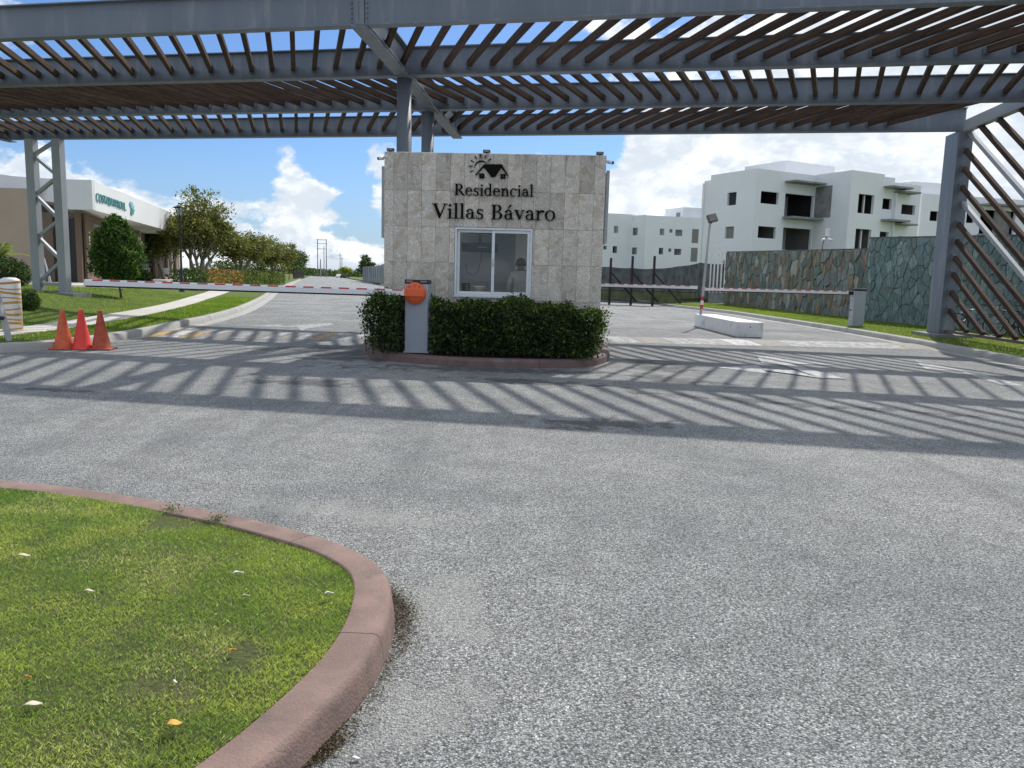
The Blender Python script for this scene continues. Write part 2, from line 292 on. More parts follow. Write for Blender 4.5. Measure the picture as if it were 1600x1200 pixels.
# ------------------------------------------------------------------ object helpers
def tag(o, label=None, cat=None, group=None, kind=None):
    if label: o['label'] = label
    if cat: o['category'] = cat
    if group: o['group'] = group
    if kind: o['kind'] = kind
    return o
def empty(name, loc=(0, 0, 0), rz=0.0):
    o = D.objects.new(name, None); COL.objects.link(o); o.location = loc; o.rotation_euler = (0, 0, rz); o.empty_display_size = .2; return o
class MB:
    def __init__(s): s.v = []; s.f = []; s.sm = []
    def add(s, vs, fs, smooth=False):
        b = len(s.v); s.v += [tuple(float(c) for c in x) for x in vs]; s.f += [tuple(b + i for i in f) for f in fs]; s.sm += [smooth] * len(fs); return s
    def box(s, c, size, rz=0.0, M3=None):
        hx, hy, hz = size[0] / 2, size[1] / 2, size[2] / 2
        vs = [Vector((x * hx, y * hy, z * hz)) for z in (-1, 1) for x, y in ((-1, -1), (1, -1), (1, 1), (-1, 1))]
        m = M3 if M3 is not None else Matrix.Rotation(rz, 3, 'Z')
        vs = [m @ v + Vector(c) for v in vs]
        return s.add(vs, [(0, 3, 2, 1), (4, 5, 6, 7), (0, 1, 5, 4), (1, 2, 6, 5), (2, 3, 7, 6), (3, 0, 4, 7)])
    def bar(s, p, q, w, h, up=(0, 0, 1)):
        """box from p to q, w across, h along up"""
        p, q = Vector(p), Vector(q); x = (q - p); L = x.length; x.normalize(); y = Vector(up).cross(x)
        if y.length < 1e-4: y = Vector((1, 0, 0)).cross(x)
        y.normalize(); z = x.cross(y)
        return s.box((p + q) / 2, (L, w, h), M3=Matrix((x, y, z)).transposed())
    def tube(s, pts, r, n=8, cap=True, smooth=True):
        pts = [Vector(p) for p in pts]; rs = r if isinstance(r, (list, tuple)) else [r] * len(pts)
        b = []; ref = Vector((.13, .29, .95)).normalized()
        for i, p in enumerate(pts):
            d = (pts[min(i + 1, len(pts) - 1)] - pts[max(i - 1, 0)]).normalized()
            a = d.cross(ref)
            if a.length < .05: a = d.cross(Vector((1, 0, 0)))
            a.normalize(); c = d.cross(a); ref = -a.cross(d) if False else ref
            for k in range(n):
                t = 2 * math.pi * k / n; b.append(p + rs[i] * (math.cos(t) * a + math.sin(t) * c))
        f = []
        for i in range(len(pts) - 1):
            for k in range(n): f.append((i * n + k, i * n + (k + 1) % n, (i + 1) * n + (k + 1) % n, (i + 1) * n + k))
        s.add(b, f, smooth)
        if cap:
            m = len(pts) * n; base = len(s.v) - m
            s.f.append(tuple(base + k for k in reversed(range(n)))); s.sm.append(False)
            s.f.append(tuple(base + m - n + k for k in range(n))); s.sm.append(False)
        return s
    def prism(s, poly, a, b, axes):
        """polygon (u,v) in plane axes=(origin,U,V,W), extruded along W from a to b"""
        o, U, V, W = [Vector(x) for x in axes]; n = len(poly)
        vs = [o + U * x + V * y + W * a for x, y in poly] + [o + U * x + V * y + W * b for x, y in poly]
        fs = [tuple(reversed(range(n))), tuple(range(n, 2 * n))] + [(i, (i + 1) % n, n + (i + 1) % n, n + i) for i in range(n)]
        return s.add(vs, fs)
    def lathe(s, prof, c=(0, 0, 0), n=16, smooth=True):
        c = Vector(c); vs = [c + Vector((r * math.cos(2 * math.pi * k / n), r * math.sin(2 * math.pi * k / n), z)) for r, z in prof for k in range(n)]
        fs = [(i * n + k, i * n + (k + 1) % n, (i + 1) * n + (k + 1) % n, (i + 1) * n + k) for i in range(len(prof) - 1) for k in range(n)]
        return s.add(vs, fs, smooth)
    def mesh(s, name, m):
        me = D.meshes.new(name); me.from_pydata(s.v, [], s.f); me.polygons.foreach_set('use_smooth', s.sm)
        for x in (m if isinstance(m, (list, tuple)) else [m]): me.materials.append(x)
        me.update(); return me
    def build(s, name, m, parent=None, bevel=0.0, recalc=False):
        me = s.mesh(name, m)
        if recalc:
            bm = bmesh.new(); bm.from_mesh(me); bmesh.ops.recalc_face_normals(bm, faces=bm.faces); bm.to_mesh(me); bm.free()
        o = D.objects.new(name, me); COL.objects.link(o); o.parent = parent
        if bevel:
            md = o.modifiers.new('bevel', 'BEVEL'); md.width = bevel; md.segments = 2; md.limit_method = 'ANGLE'
        return o
def link(name, me, parent=None, loc=(0, 0, 0), rot=None):
    o = D.objects.new(name, me); COL.objects.link(o); o.parent = parent; o.location = loc
    if rot is not None: o.rotation_euler = rot
    return o
def copy_tree(o, parent=None):
    c = o.copy(); COL.objects.link(c); c.parent = parent
    for ch in o.children: copy_tree(ch, c)
    return c
def crom(pts, step=.35):
    P = [np.array(p, float) for p in pts]; P = [2 * P[0] - P[1]] + P + [2 * P[-1] - P[-2]]; out = []
    for i in range(1, len(P) - 2):
        n = max(1, int(np.linalg.norm(P[i + 1] - P[i]) / step))
        for k in range(n):
            t = k / n; out.append(.5 * ((2 * P[i]) + (-P[i - 1] + P[i + 1]) * t + (2 * P[i - 1] - 5 * P[i] + 4 * P[i + 1] - P[i + 2]) * t * t + (-P[i - 1] + 3 * P[i] - 3 * P[i + 1] + P[i + 2]) * t ** 3))
    out.append(P[-2]); return np.array(out)
def normals_right(P):
    T = np.gradient(P, axis=0); T /= np.linalg.norm(T, axis=1)[:, None]; return np.stack([T[:, 1], -T[:, 0]], 1)
def sweep_parts(name, P, prof, m, parent, seg=2.0, gap=.006, closed=False, zf=None, wob=.0012):
    """kerb stones: profile (offset to the right, z) swept along path P and cut into lengths"""
    N = normals_right(P); L = np.concatenate([[0], np.cumsum(np.linalg.norm(np.diff(P, axis=0), axis=1))])
    s0 = 0.0; k = len(prof)
    while s0 < L[-1] - .05:
        s1 = min(s0 + seg * random.uniform(.85, 1.15), L[-1])
        if L[-1] - s1 < seg * .3: s1 = L[-1]
        ss = [s0 + gap / 2] + [x for x in L if s0 + .05 < x < s1 - .05] + [s1 - gap / 2]
        mb = MB(); dz = random.uniform(-wob, wob)
        for q in ss:
            x = np.interp(q, L, P[:, 0]); y = np.interp(q, L, P[:, 1]); nx = np.interp(q, L, N[:, 0]); ny = np.interp(q, L, N[:, 1])
            z0 = zf(x, y) if zf else 0.0
            mb.v += [(x + nx * o, y + ny * o, z + dz * (z > .02) + z0) for o, z in prof]
        for i in range(len(ss) - 1):
            for j in range(k - 1): mb.f.append((i * k + j, i * k + j + 1, (i + 1) * k + j + 1, (i + 1) * k + j)); mb.sm.append(True)
        mb.f.append(tuple(range(k))); mb.sm.append(False); b = (len(ss) - 1) * k; mb.f.append(tuple(b + j for j in reversed(range(k)))); mb.sm.append(False)
        o = mb.build('kerb_stone', m, parent, recalc=True); o.data.set_sharp_from_angle(angle=R(24))
        s0 = s1
def sheet(name, rows, z, m, parent=None):
    """rows: list of lists of (x,y[,z])"""
    mb = MB(); w = len(rows[0])
    for r in rows: mb.v += [(p[0], p[1], p[2] if len(p) > 2 else z) for p in r]
    for i in range(len(rows) - 1):
        for j in range(w - 1): mb.f.append((i * w + j, i * w + j + 1, (i + 1) * w + j + 1, (i + 1) * w + j)); mb.sm.append(True)
    return mb.build(name, m, parent)
def cards(name, P, S, U, V, C, m, parent=None, tip=.5, fold=.25):
    """many small leaves: P centres, S sizes(len,width), U along, V across, C colours"""
    n = len(P); W = np.cross(U, V)
    l = S[:, :1]; w = S[:, 1:2]
    a = P - U * l * .5; b = P + V * w * .5 + W * w * fold - U * l * (.5 - tip); c = P + U * l * .5; d = P - V * w * .5 + W * w * fold - U * l * (.5 - tip)
    co = np.stack([a, b, c, d], 1).reshape(-1, 3).astype(np.float32)
    me = D.meshes.new(name); me.vertices.add(4 * n); me.loops.add(4 * n); me.polygons.add(n)
    me.vertices.foreach_set('co', co.ravel()); me.loops.foreach_set('vertex_index', np.arange(4 * n, dtype=np.int32))
    me.polygons.foreach_set('loop_start', np.arange(0, 4 * n, 4, dtype=np.int32)); me.update(); me.validate()
    at = me.color_attributes.new('Col', 'FLOAT_COLOR', 'POINT')
    cc = np.concatenate([C, np.ones((n, 1))], 1); at.data.foreach_set('color', np.repeat(cc, 4, axis=0).astype(np.float32).ravel())
    me.materials.append(m); o = D.objects.new(name, me); COL.objects.link(o); o.parent = parent; return o
def rdir(n):
    v = rng.normal(size=(n, 3)); return v / np.linalg.norm(v, axis=1)[:, None]
def frame(n, up=.0):
    U = rdir(n); U[:, 2] += up; U /= np.linalg.norm(U, axis=1)[:, None]
    A = rdir(n); V = np.cross(U, A); V /= np.linalg.norm(V, axis=1)[:, None]; return U, V
def mixcol(n, cols, wts, jit=.18):
    cols = np.array(cols); k = rng.choice(len(cols), n, p=np.array(wts) / sum(wts)); c = cols[k] * rng.uniform(1 - jit, 1 + jit, (n, 1)); return c
GREENS = [(.035, .085, .018), (.06, .12, .022), (.10, .16, .03), (.15, .20, .045)]
def leaves(name, P, size, cols, wts, parent, asp=.5, up=.2, m=None):
    n = len(P); U, V = frame(n, up); s = size * rng.uniform(.7, 1.3, n); S = np.stack([s, s * asp], 1)
    return cards(name, P, S, U, V, mixcol(n, cols, wts), m or M['leaf'], parent)
def lump(n, c, r, clumps=14, spread=.42, fill=.5):
    """points in an uneven crown: small clumps inside an ellipsoid"""
    c = np.array(c); r = np.array(r)
    q = rdir(clumps) * (rng.uniform(fill, 1, (clumps, 1))); k = rng.integers(0, clumps, n)
    return c + (q[k] * (1 - spread * .8) + rdir(n) * rng.uniform(.15, 1, (n, 1)) ** .5 * spread) * r

# ================================================================== SETTING: ground, road, kerbs, lawns
LK = [(-40, 6.5), (-24, 8), (-16, 9.7), (-11.5, 11.3), (-9.7, 12.35), (-8.85, 13.05), (-8.42, 13.65), (-8.25, 14.6), (-8.22, 16.2), (-8.40, 18.2), (-8.75, 20.4), (-9.15, 23.4), (-10.5, 30), (-13.6, 42), (-17.2, 55), (-24.8, 84), (-47.5, 172), (-116, 440)]
RK = [(40, 1), (18, 3), (11.5, 6), (9.9, 10), (10.05, 12.5), (10.42, 15.6), (10.84, 19.8), (11.06, 23), (11.2, 27.1), (11.18, 33.9), (11.0, 40.8), (9.85, 48.2), (8.9, 55), (7.1, 63), (-19, 115), (-33.6, 172), (-102, 440)]
LKP, RKP = crom(LK, .5), crom(RK, .5)
kx = lambda Y: np.interp(Y, LKP[:, 1], LKP[:, 0]); rkx = lambda Y: np.interp(Y, RKP[:, 1], RKP[:, 0])
def ss(a, b, x): t = np.clip((x - a) / (b - a), 0, 1); return t * t * (3 - 2 * t)
hl = lambda d: .155 + .05 * np.clip((d - .25) / 2.4, 0, 1) + .5 * ss(2.7, 8.5, d)
hr = lambda d: .155 + .04 * ss(.3, 3, d)

M['earth'] = grass_ground('dry_earth', (.16, .15, .10), (.30, .27, .21), (.36, .32, .25))
g = MB().add([(-1500, -300, -.06), (1500, -300, -.06), (1500, 2500, -.06), (-1500, 2500, -.06)], [(0, 1, 2, 3)]).build('ground', M['earth']); tag(g, kind='structure')
Ys = np.unique(np.concatenate([np.arange(6.5, 30, .5), np.arange(30, 70, 2), np.arange(70, 441, 10)]))
rows = [[(-60, -25), (60, -25)], [(-60, 1), (60, 1)]]
rows += [[(-60, y), (float(rkx(y)), y)] for y in np.arange(1.02, 6.5, .4)]
rows += [[(float(kx(y)), y), (float(rkx(y)), y)] for y in Ys]
tag(sheet('road', rows, 0.0, M['asphalt']), kind='structure')

ds = [.24, .8, 1.5, 2.2, 2.8, 3.6, 4.5, 5.5, 6.5, 7.6, 8.6, 14, 40, 120]
tag(sheet('lawn', [[(float(kx(y)) - d, y, float(hl(d))) for d in reversed(ds)] for y in Ys], 0, M['soil']), kind='structure')
ds = [.24, .8, 1.5, 2.4, 3.2, 6, 15, 60]
tag(sheet('lawn', [[(float(rkx(y)) + d, y, float(hr(d))) for d in ds] for y in np.unique(np.concatenate([np.arange(4, 66, 1.), np.arange(66, 441, 12)]))], 0, M['soil']), kind='structure')

prof = [(.0, 0), (-.012, .06), (-.03, .115), (-.045, .14), (-.065, .152), (-.09, .157), (-.22, .158), (-.25, .15), (-.25, 0)]
kb = tag(empty('kerb'), kind='structure'); sweep_parts('kerb', LKP[LKP[:, 1] < 180], prof, M['conc'], kb, 3.6, .006)
kb = tag(empty('kerb'), kind='structure'); sweep_parts('kerb', RKP[RKP[:, 1] < 120], [(-a, b) for a, b in prof], M['conc'], kb, 3.6, .006)
P = LKP[(LKP[:, 1] > 15.3) & (LKP[:, 1] < 170)]; N = normals_right(P)
wv = np.clip((P[:, 1] - 15.3) / 3, .05, 1)[:, None]
tag(sheet('gutter', [[tuple(a), tuple(b)] for a, b in zip(P + N * .005, P + N * .38 * wv)], .004, M['gutter']), kind='structure')
P = RKP[(RKP[:, 1] > 5) & (RKP[:, 1] < 66)]; N = normals_right(P)
tag(sheet('gutter', [[tuple(a), tuple(b)] for a, b in zip(P - N * .30, P - N * .005)], .004, M['gutter']), kind='structure')

# sidewalk slabs on the left lawn
sw = tag(empty('sidewalk'), kind='structure'); y = 8.0
fd = lambda Y: np.interp(Y, [9, 14.3, 20, 25, 35, 50, 90], [1.3, 1.25, 1.45, 1.75, 2.2, 2.5, 3.0]); bd = lambda Y: np.interp(Y, [9, 14.3, 20, 25, 35, 50, 90], [2.15, 2.1, 2.4, 2.65, 3.15, 3.7, 4.5])
while y < 95:
    y1 = y + 1.5; e = .008; pts = []
    for Y in (y + e, y1 - e):
        for q in (bd(Y), fd(Y)): pts.append((float(kx(Y) - q), Y, float(hl(q)) + .018))
    a, b, c, d = pts; lo = [(p[0], p[1], p[2] - .07) for p in pts]
    MB().add([a, b, d, c] + [lo[0], lo[1], lo[3], lo[2]], [(0, 1, 2, 3), (0, 4, 5, 1), (1, 5, 6, 2), (2, 6, 7, 3), (3, 7, 4, 0)]).build('slab', M['walk'], sw); y = y1

# red kerb and lawn corner in the foreground
NI = [(-1.9, .3), (-1.4, 1.1), (-1.1, 1.5), (-.905, 1.9), (-.80, 2.15), (-.72, 2.4), (-.665, 2.64), (-.645, 2.9), (-.665, 3.18), (-.72, 3.4), (-.82, 3.56), (-1.01, 3.74), (-1.3, 3.93), (-1.65, 4.12), (-2.13, 4.33), (-2.61, 4.51), (-3.17, 4.66), (-4.6, 4.88), (-7, 5.1), (-10, 5.3)]
NIP = crom(NI, .06)
kb = tag(empty('red_kerb'), kind='structure')
sweep_parts('kerb', NIP, [(0, -.05), (0, .114), (.006, .120), (.015, .122), (.135, .122), (.147, .119), (.157, .111), (.163, .100), (.167, .084), (.174, .04), (.18, -.0)], M['pink'], kb, 1.3, .004, wob=.0006)
nx_ = lambda Y: np.interp(Y, NIP[:, 1], NIP[:, 0])
def nz(x, y): return .112 + .012 * np.sin(x * 2.3 + 1) * np.sin(y * 1.9) + .02 * np.clip((nx_(y) - x), 0, 1)
tag(sheet('lawn', [[(float(nx_(y) - d), y, float(nz(nx_(y) - d, y)) - .006) for d in (6, 4, 3, 2.4, 2, 1.6, 1.2, .9, .6, .3, .004)] for y in list(np.arange(.3, 5.2, .1)) + [5.29]], 0, M['soil_near']), kind='structure')

# island under the guard booth
IS = [(-3.25, 27.5), (-3.3, 22), (-3.28, 18), (-3.15, 16.2), (-2.98, 15.2), (-2.78, 14.45), (-2.45, 13.85), (-1.95, 13.35), (-1.1, 13.0), (-.1, 12.93), (.85, 13.1), (1.45, 13.6), (1.82, 14.6), (2.0, 15.9), (2.08, 17.5), (2.05, 22), (2.0, 27.5)]
ISP = crom(IS, .2)
kb = tag(empty('island_kerb'), kind='structure')
sweep_parts('kerb', ISP, [(-.22, 0), (-.22, .125), (-.20, .145), (-.07, .145), (-.035, .135), (-.012, .10), (0, 0)], M['pinkd'], kb, 1.7, .006)
half = len(ISP) // 2; NN = normals_right(ISP); In = ISP - NN * .2
tag(MB().add([(x, y, .128) for x, y in In], [tuple(range(len(In)))]).build('island_bed', M['dirtm']), kind='structure')
# median tip far behind, grass inside a pink kerb
MI = crom([(-13.3, 78), (-12.6, 66), (-11.9, 60.5), (-10.9, 59.8), (-8, 63), (-4, 70), (-3, 78)], .6)
kb = tag(empty('island_kerb'), kind='structure'); sweep_parts('kerb', MI, [(-.3, 0), (-.3, .16), (-.04, .16), (0, 0)], M['pink'], kb, 5, .01)
tag(MB().add([(x, y, .15) for x, y in MI - normals_right(MI) * .25], [tuple(range(len(MI)))]).build('median_lawn', M['soil']), kind='structure')

# speed bumps with painted stripes
def bump(label, a, b, w, h, n, cols, slant):
    t = tag(empty('speed_bump', (a[0], a[1], 0)), label, 'speed bump', 'speed bumps across the two lanes')
    a = Vector((*a, 0)); b = Vector((*b, 0)); u = (b - a).normalized(); v = Vector((-u.y, u.x, 0)); L = (b - a).length
    for i in range(n):
        mb = MB(); K = 8; e = .012
        for s in (i * L / n + e, (i + 1) * L / n - e):
            for k in range(K + 1):
                q = k / K; p = u * s + v * (w * (q - .5)) + u * slant * (q - .5) ; mb.v.append((p.x, p.y, .006 + h * math.sin(math.pi * q)))
        for k in range(K): mb.f.append((k, k + 1, K + 2 + k, K + 1 + k)); mb.sm.append(True)
        mb.build('painted_stripe', cols[i % len(cols)], t, recalc=False)
    mb = MB()
    for s in (0, L):
        for k in range(9): q = k / 8; p = u * s + v * (w * 1.03 * (q - .5)); mb.v.append((p.x, p.y, .002 + (h - .006) * math.sin(math.pi * q)))
    for k in range(8): mb.f.append((k, k + 1, 10 + k, 9 + k)); mb.sm.append(True)
    mb.build('hump', M['asphalt'], t)
bump('speed bump with worn yellow and white slanted stripes in the left lane', (-8.0, 17.9), (-3.4, 18.35), 1.7, .085, 13, [M['ayel'], M['bumpw'], M['ayel'], M['dimw'], M['dimy'], M['dimw'], M['dimy'], M['dimw'], M['dimy'], M['dimw'], M['ayel'], M['dimw'], M['dimw']], .55)
bump('speed bump of mostly faded white paint in the right lanes', (2.2, 19.7), (10.5, 20.2), 1.5, .085, 11, [M['dimw'], M['dimy'], M['dimw'], M['dimw'], M['bumpw'], M['dimy'], M['dimw'], M['dimw'], M['dimw'], M['dimw'], M['dimy']], -.5)
def marking(name, polys, z=.005, m='awhite'):
    o = tag(empty(name), kind='structure')
    for i, p in enumerate(polys):
        MB().add([(x, y, z + i * .0035) for x, y in p], [tuple(range(len(p)))]).build('painted_patch', M[m], o)
marking('road_arrow', [[(-7.38, 21.3), (-6.78, 22.35), (-6.44, 21.6), (-5.6, 23.6), (-5.35, 22.9), (-5.62, 20.83), (-5.43, 19.74), (-6.03, 21.48), (-6.49, 21.29)]])
marking('road_arrow', [[(3.68, 13.91), (4.64, 14.45), (4.40, 13.1)], [(5.21, 16.43), (5.58, 16.12), (6.26, 14.84), (4.81, 14.82)], [(4.81, 14.82), (5.36, 14.85), (5.51, 12.59), (5.09, 12.58), (5.14, 14.46)], [(4.5, 13.8), (4.99, 13.62), (5.09, 12.58), (4.47, 13.5)]])
marking('road_arrow', [[(8.57, 16.37), (8.52, 15.5), (8.53, 13.93), (8.29, 12.36), (7.94, 12.37), (8.36, 14.38), (7.86, 14.57)]])

# ================================================================== STEEL AND WOOD CANOPY
CA = R(11); U = Vector((math.cos(CA), -math.sin(CA), 0)); Nn = Vector((math.sin(CA), math.cos(CA), 0)); Zv = Vector((0, 0, 1))
BN = [13.71, 17.14, 20.57, 24.18]; ZB, ZT = 5.90, 6.52; UL, UR = -24.0, 9.0
can = tag(empty('canopy', (-2.58, 17.96, 0)), 'long steel canopy roofed with diagonal wooden slats spanning both lanes over the booth', 'canopy')
cinv = Matrix.Translation((2.58, -17.96, 0))
def cb(mb, name, m, parent=can, **k):
    mb.v = [(x + 2.58, y - 17.96, z) for x, y, z in mb.v]; return mb.build(name, m, parent, **k)
def ibeam(p, q, z0, z1, fl=.22, web=.02, tf=.022, name='beam'):
    mb = MB(); p, q = Vector(p), Vector(q)
    mb.bar(p + Zv * (z0 + tf / 2), q + Zv * (z0 + tf / 2), fl, tf); mb.bar(p + Zv * (z1 - tf / 2), q + Zv * (z1 - tf / 2), fl, tf)
    mb.bar(p + Zv * (z0 + z1) / 2, q + Zv * (z0 + z1) / 2, web, z1 - z0 - 2 * tf - .002)
    return cb(mb, name, M['steel'])
def pn(u, n): return U * u + Nn * n
girder_u = []
for i, n in enumerate(BN):
    sp = {0: [-5.62], 1: [], 2: [], 3: []}[i]
    cuts = [UL] + sp + [UR if i < 3 else 7.95]
    for a, b in zip(cuts[:-1], cuts[1:]):
        ibeam(pn(a + (.012 if a != UL else 0), n), pn(b - .012, n), ZB, ZT)
# bolted splice plates on the first beam
mb = MB(); mbb = MB()
for s in (-1, 1):
    c = pn(-5.62 + s * .05, BN[0] - .03); mb.bar(c + Zv * (ZB + .03), c + Zv * (ZT - .03), .035, .09, up=U)
    for k in range(7):
        c = pn(-5.62 + s * .15, BN[0] - .025); z = ZB + .06 + k * .085; mbb.tube([c + Zv * z, c + Zv * z - Nn * .03], .017, 6)
cb(mb, 'splice_plate', M['steel']); cb(mbb, 'bolts', M['steel'])
# cross girders
GA = R(5.0); GD = Vector((math.sin(GA), math.cos(GA), 0))
def gir(base, n0, n1, zb=.055):
    base = Vector((*base, 0)); k = 1 / GD.dot(Nn); d0 = (n0 - base.dot(Nn)) * k; d1 = (n1 - base.dot(Nn)) * k
    ns = [n0] + [b for b in BN if n0 < b < n1] + [n1]
    for a, b in zip(ns[:-1], ns[1:]):
        pa = base + GD * ((a - base.dot(Nn)) * k + .125); pb = base + GD * ((b - base.dot(Nn)) * k - .125)
        mbx = MB(); mbx.bar(pa + Zv * (ZB + .04), pb + Zv * (ZB + .04), .30, .028); mbx.bar(pa + Zv * (ZT - .03), pb + Zv * (ZT - .03), .24, .024)
        mbx.bar(pa + Zv * (ZB + ZT) / 2, pb + Zv * (ZB + ZT) / 2, .024, ZT - ZB - .12); cb(mbx, 'cross_girder', M['steel'])
    mbx = MB(); mbx.bar(base + GD * (d0 - .1) + Zv * (ZB - .017), base + GD * (d1 + .35) + Zv * (ZB - .017), .30, .028); cb(mbx, 'bottom_flange', M['steel'])
gir((-2.62, 17.6), BN[0], BN[3]); gir((-18.25, 27.6), BN[0], BN[3])
# columns behind the booth
for (x, y), r_ in (((-2.58, 17.92), .168), ((-2.45, 21.42), .168)):
    mbx = MB().tube([(x, y, 0), (x, y, ZB - .05)], r_, 28); c = cb(mbx, 'column', M['steel'])
    cb(MB().box((x, y, ZB - .04), (.46, .46, .03), rz=-CA), 'cap_plate', M['steel']); cb(MB().box((x, y, .15), (.5, .5, .03), rz=-CA), 'base_plate', M['steel'])
# slats
def slat_bay(i, az, u0, sp, ulo, uhi):
    a = R(az); d = Vector((math.sin(a), math.cos(a), 0)); n0, n1 = BN[i] + .015, BN[i + 1] - .015; L = (n1 - n0) / d.dot(Nn); du = L * d.dot(U)
    me = MB().box((0, 0, 0), (L - .10, .098, .122)).mesh('slat', M['wood']); ms = MB()
    ms.box((0, 0, 0), (.075, .118, .134)); mbk = ms.mesh('bracket', M['steel'])
    rz = math.atan2(d.y, d.x); kk = int((uhi - u0) / sp) + 1; k0 = int((ulo - u0) / sp) - 1
    for k in range(k0, kk + 1):
        ue = u0 + k * sp
        if not (ulo < ue < uhi and ulo < ue - du < uhi): continue
        p = pn(ue, n1) - d * L / 2 + Zv * (6.122 + random.uniform(-.006, .006)); p.x += 2.58; p.y -= 17.96
        o = link('slat', me, can, p, (random.uniform(-.01, .01), random.uniform(-.002, .002), rz + random.uniform(-.004, .004))); [link('bracket', mbk, o, (sx * (L / 2 - .045), 0, -.008)) for sx in (-1, 1)]
slat_bay(0, -15.5, -8.12, .517, UL, UR); slat_bay(1, 22.2, 2.87, .465, UL, UR); slat_bay(2, -15.8, -13.62, .50, UL, 7.9)

# lattice tower under the left end
tw = [(-17.16, 27.93), (-16.10, 27.72)]
for x, y in tw:
    cb(MB().bar((x, y, .55), (x, y, ZB - .003), .30, .30, up=GD), 'tower_post', M['steel_l'], bevel=.008)
zz = [5.72, 5.33, 4.70, 3.98, 3.19, 2.52, 1.73, .99]; Lp = Vector((-17.01, 27.9, 0)); Rp = Vector((-16.25, 27.75, 0))
seq = [(Rp, 5.80, Lp, 5.40), (Lp, 5.30, Rp, 4.72), (Rp, 4.56, Lp, 4.05), (Lp, 3.90, Rp, 3.22), (Rp, 3.08, Lp, 2.58), (Lp, 2.46, Rp, 1.78), (Rp, 1.64, Lp, 1.02)]
for a, za, b, zb_ in seq: cb(MB().bar(a + Zv * za, b + Zv * zb_, .12, .10), 'diagonal_brace', M['steel_l'])
cb(MB().bar(Lp + Zv * .86, Rp + Zv * .86, .12, .10), 'cross_bar', M['steel_l'])
cb(MB().box((-16.5, 27.75, .50), (2.3, .9, .16), rz=-CA), 'plinth', M['rawc'])

# right pillar and slatted side screen
SD = Vector((-math.sin(R(7)), -math.cos(R(7)), 0)); SN = Vector((math.cos(R(7)), -math.sin(R(7)), 0)); S0 = Vector((12.3, 21.3, 0))
def sp_(s, z, off=0): return S0 + SD * s + Zv * z + SN * off
cb(MB().bar(sp_(-1.25, .26), sp_(-1.25, ZB - .003), .39, .88, up=SD), 'pillar', M['steel'], bevel=.008)
cb(MB().box(sp_(-1.15, .2), (1.0, 1.75, .12), rz=-R(7)), 'plinth', M['rawc'], bevel=.01)
cb(MB().bar(sp_(-.78, ZB + .11), sp_(9.6, ZB + .11), .20, .30), 'top_rail', M['steel_l'])
cb(MB().bar(sp_(-.78, .34), sp_(9.6, .34), .12, .07), 'bottom_rail', M['brownsteel'])
cb(MB().bar(sp_(9.8, .15), sp_(9.8, ZB - .003), .36, .36, up=SD), 'pillar', M['steel'])
slw = [(-.09, 5.94, 2.55, 4.25), (.98, 5.86, 2.41, 4.95), (-.79, 5.39, 2.79, 3.20), (-.79, 4.89, 2.88, 2.77), (-.80, 4.39, 3.01, 2.20), (-.79, 3.38, 3.22, 1.23), (-.79, 2.91, 3.34, .69), (-.80, 2.45, 3.12, .37), (-.80, 1.99, 2.32, .37), (-.80, 1.48, 1.5, .36), (-.80, .96, .6, .36)]
def ext(s0, z0, s1, z1, smax=9.6):
    k = (z1 - z0) / (s1 - s0); s = smax; z = z0 + k * (s - s0)
    if z < .40: s = s0 + (.40 - z0) / k; z = .40
    return s0, z0, s, z
allsl = [ext(*q) for q in slw] + [ext(.98 + 1.05 * k, 5.9, .98 + 1.05 * k + 1, 5.9 - .64) for k in range(1, 9)]
for s0_, z0_, s1_, z1_ in allsl:
    a, b = sp_(s0_, z0_), sp_(s1_, z1_); mid = (a + b) / 2; x = (b - a).normalized(); yv = SN; zv = x.cross(yv)
    mbx = MB().box((0, 0, 0), ((b - a).length, .09, .118)); o = mbx.build('screen_slat', M['wood'], can)
    o.matrix_local = Matrix.Translation(mid + Vector((2.58, -17.96, 0))) @ Matrix((x, yv, zv)).transposed().to_4x4()
    br = MB().box((-(b - a).length / 2 + .03, 0, 0), (.10, .12, .16)).build('bracket', M['steel'], o)
for q in ((-.74, 5.81, 2.67, 3.70), (-.79, 3.94, 3.11, 1.75)):
    s0_, z0_, s1_, z1_ = ext(*q); cb(MB().bar(sp_(s0_, z0_, .08), sp_(s1_, z1_, .08), .10, .11), 'diagonal_brace', M['steel_l'])

# ================================================================== GUARD BOOTH
BA = R(3.3); BO = Vector((-2.4306, 14.4113, 0)); BU = Vector((math.cos(BA), -math.sin(BA), 0)); BV = Vector((math.sin(BA), math.cos(BA), 0))
def bp(s, d, z): return BO + BU * s + BV * d + Zv * z        # s along the front, d into the booth
bo = tag(empty('guard_booth', tuple(bp(2.0, 1.6, .13))), 'square guard booth clad in coral stone tiles with a sliding window and black lettering', 'guard booth')
boi = Matrix.Translation(-bp(2.0, 1.6, .13))
def bb(mb, name, m, parent=bo, **k):
    off = -bp(2.0, 1.6, .13); mb.v = [(x + off.x, y + off.y, z + off.z) for x, y, z in mb.v]; return mb.build(name, m, parent, **k)
def bbox(mb, s0, s1, d0, d1, z0, z1): c = bp((s0 + s1) / 2, (d0 + d1) / 2, (z0 + z1) / 2); mb.box(c, (s1 - s0, d1 - d0, z1 - z0), rz=-BA); return mb
BW, BD, BT = 4.02, 3.1, 3.72
W0, W1, WZ0, WZ1 = 1.345, 2.705, 1.185, 2.375
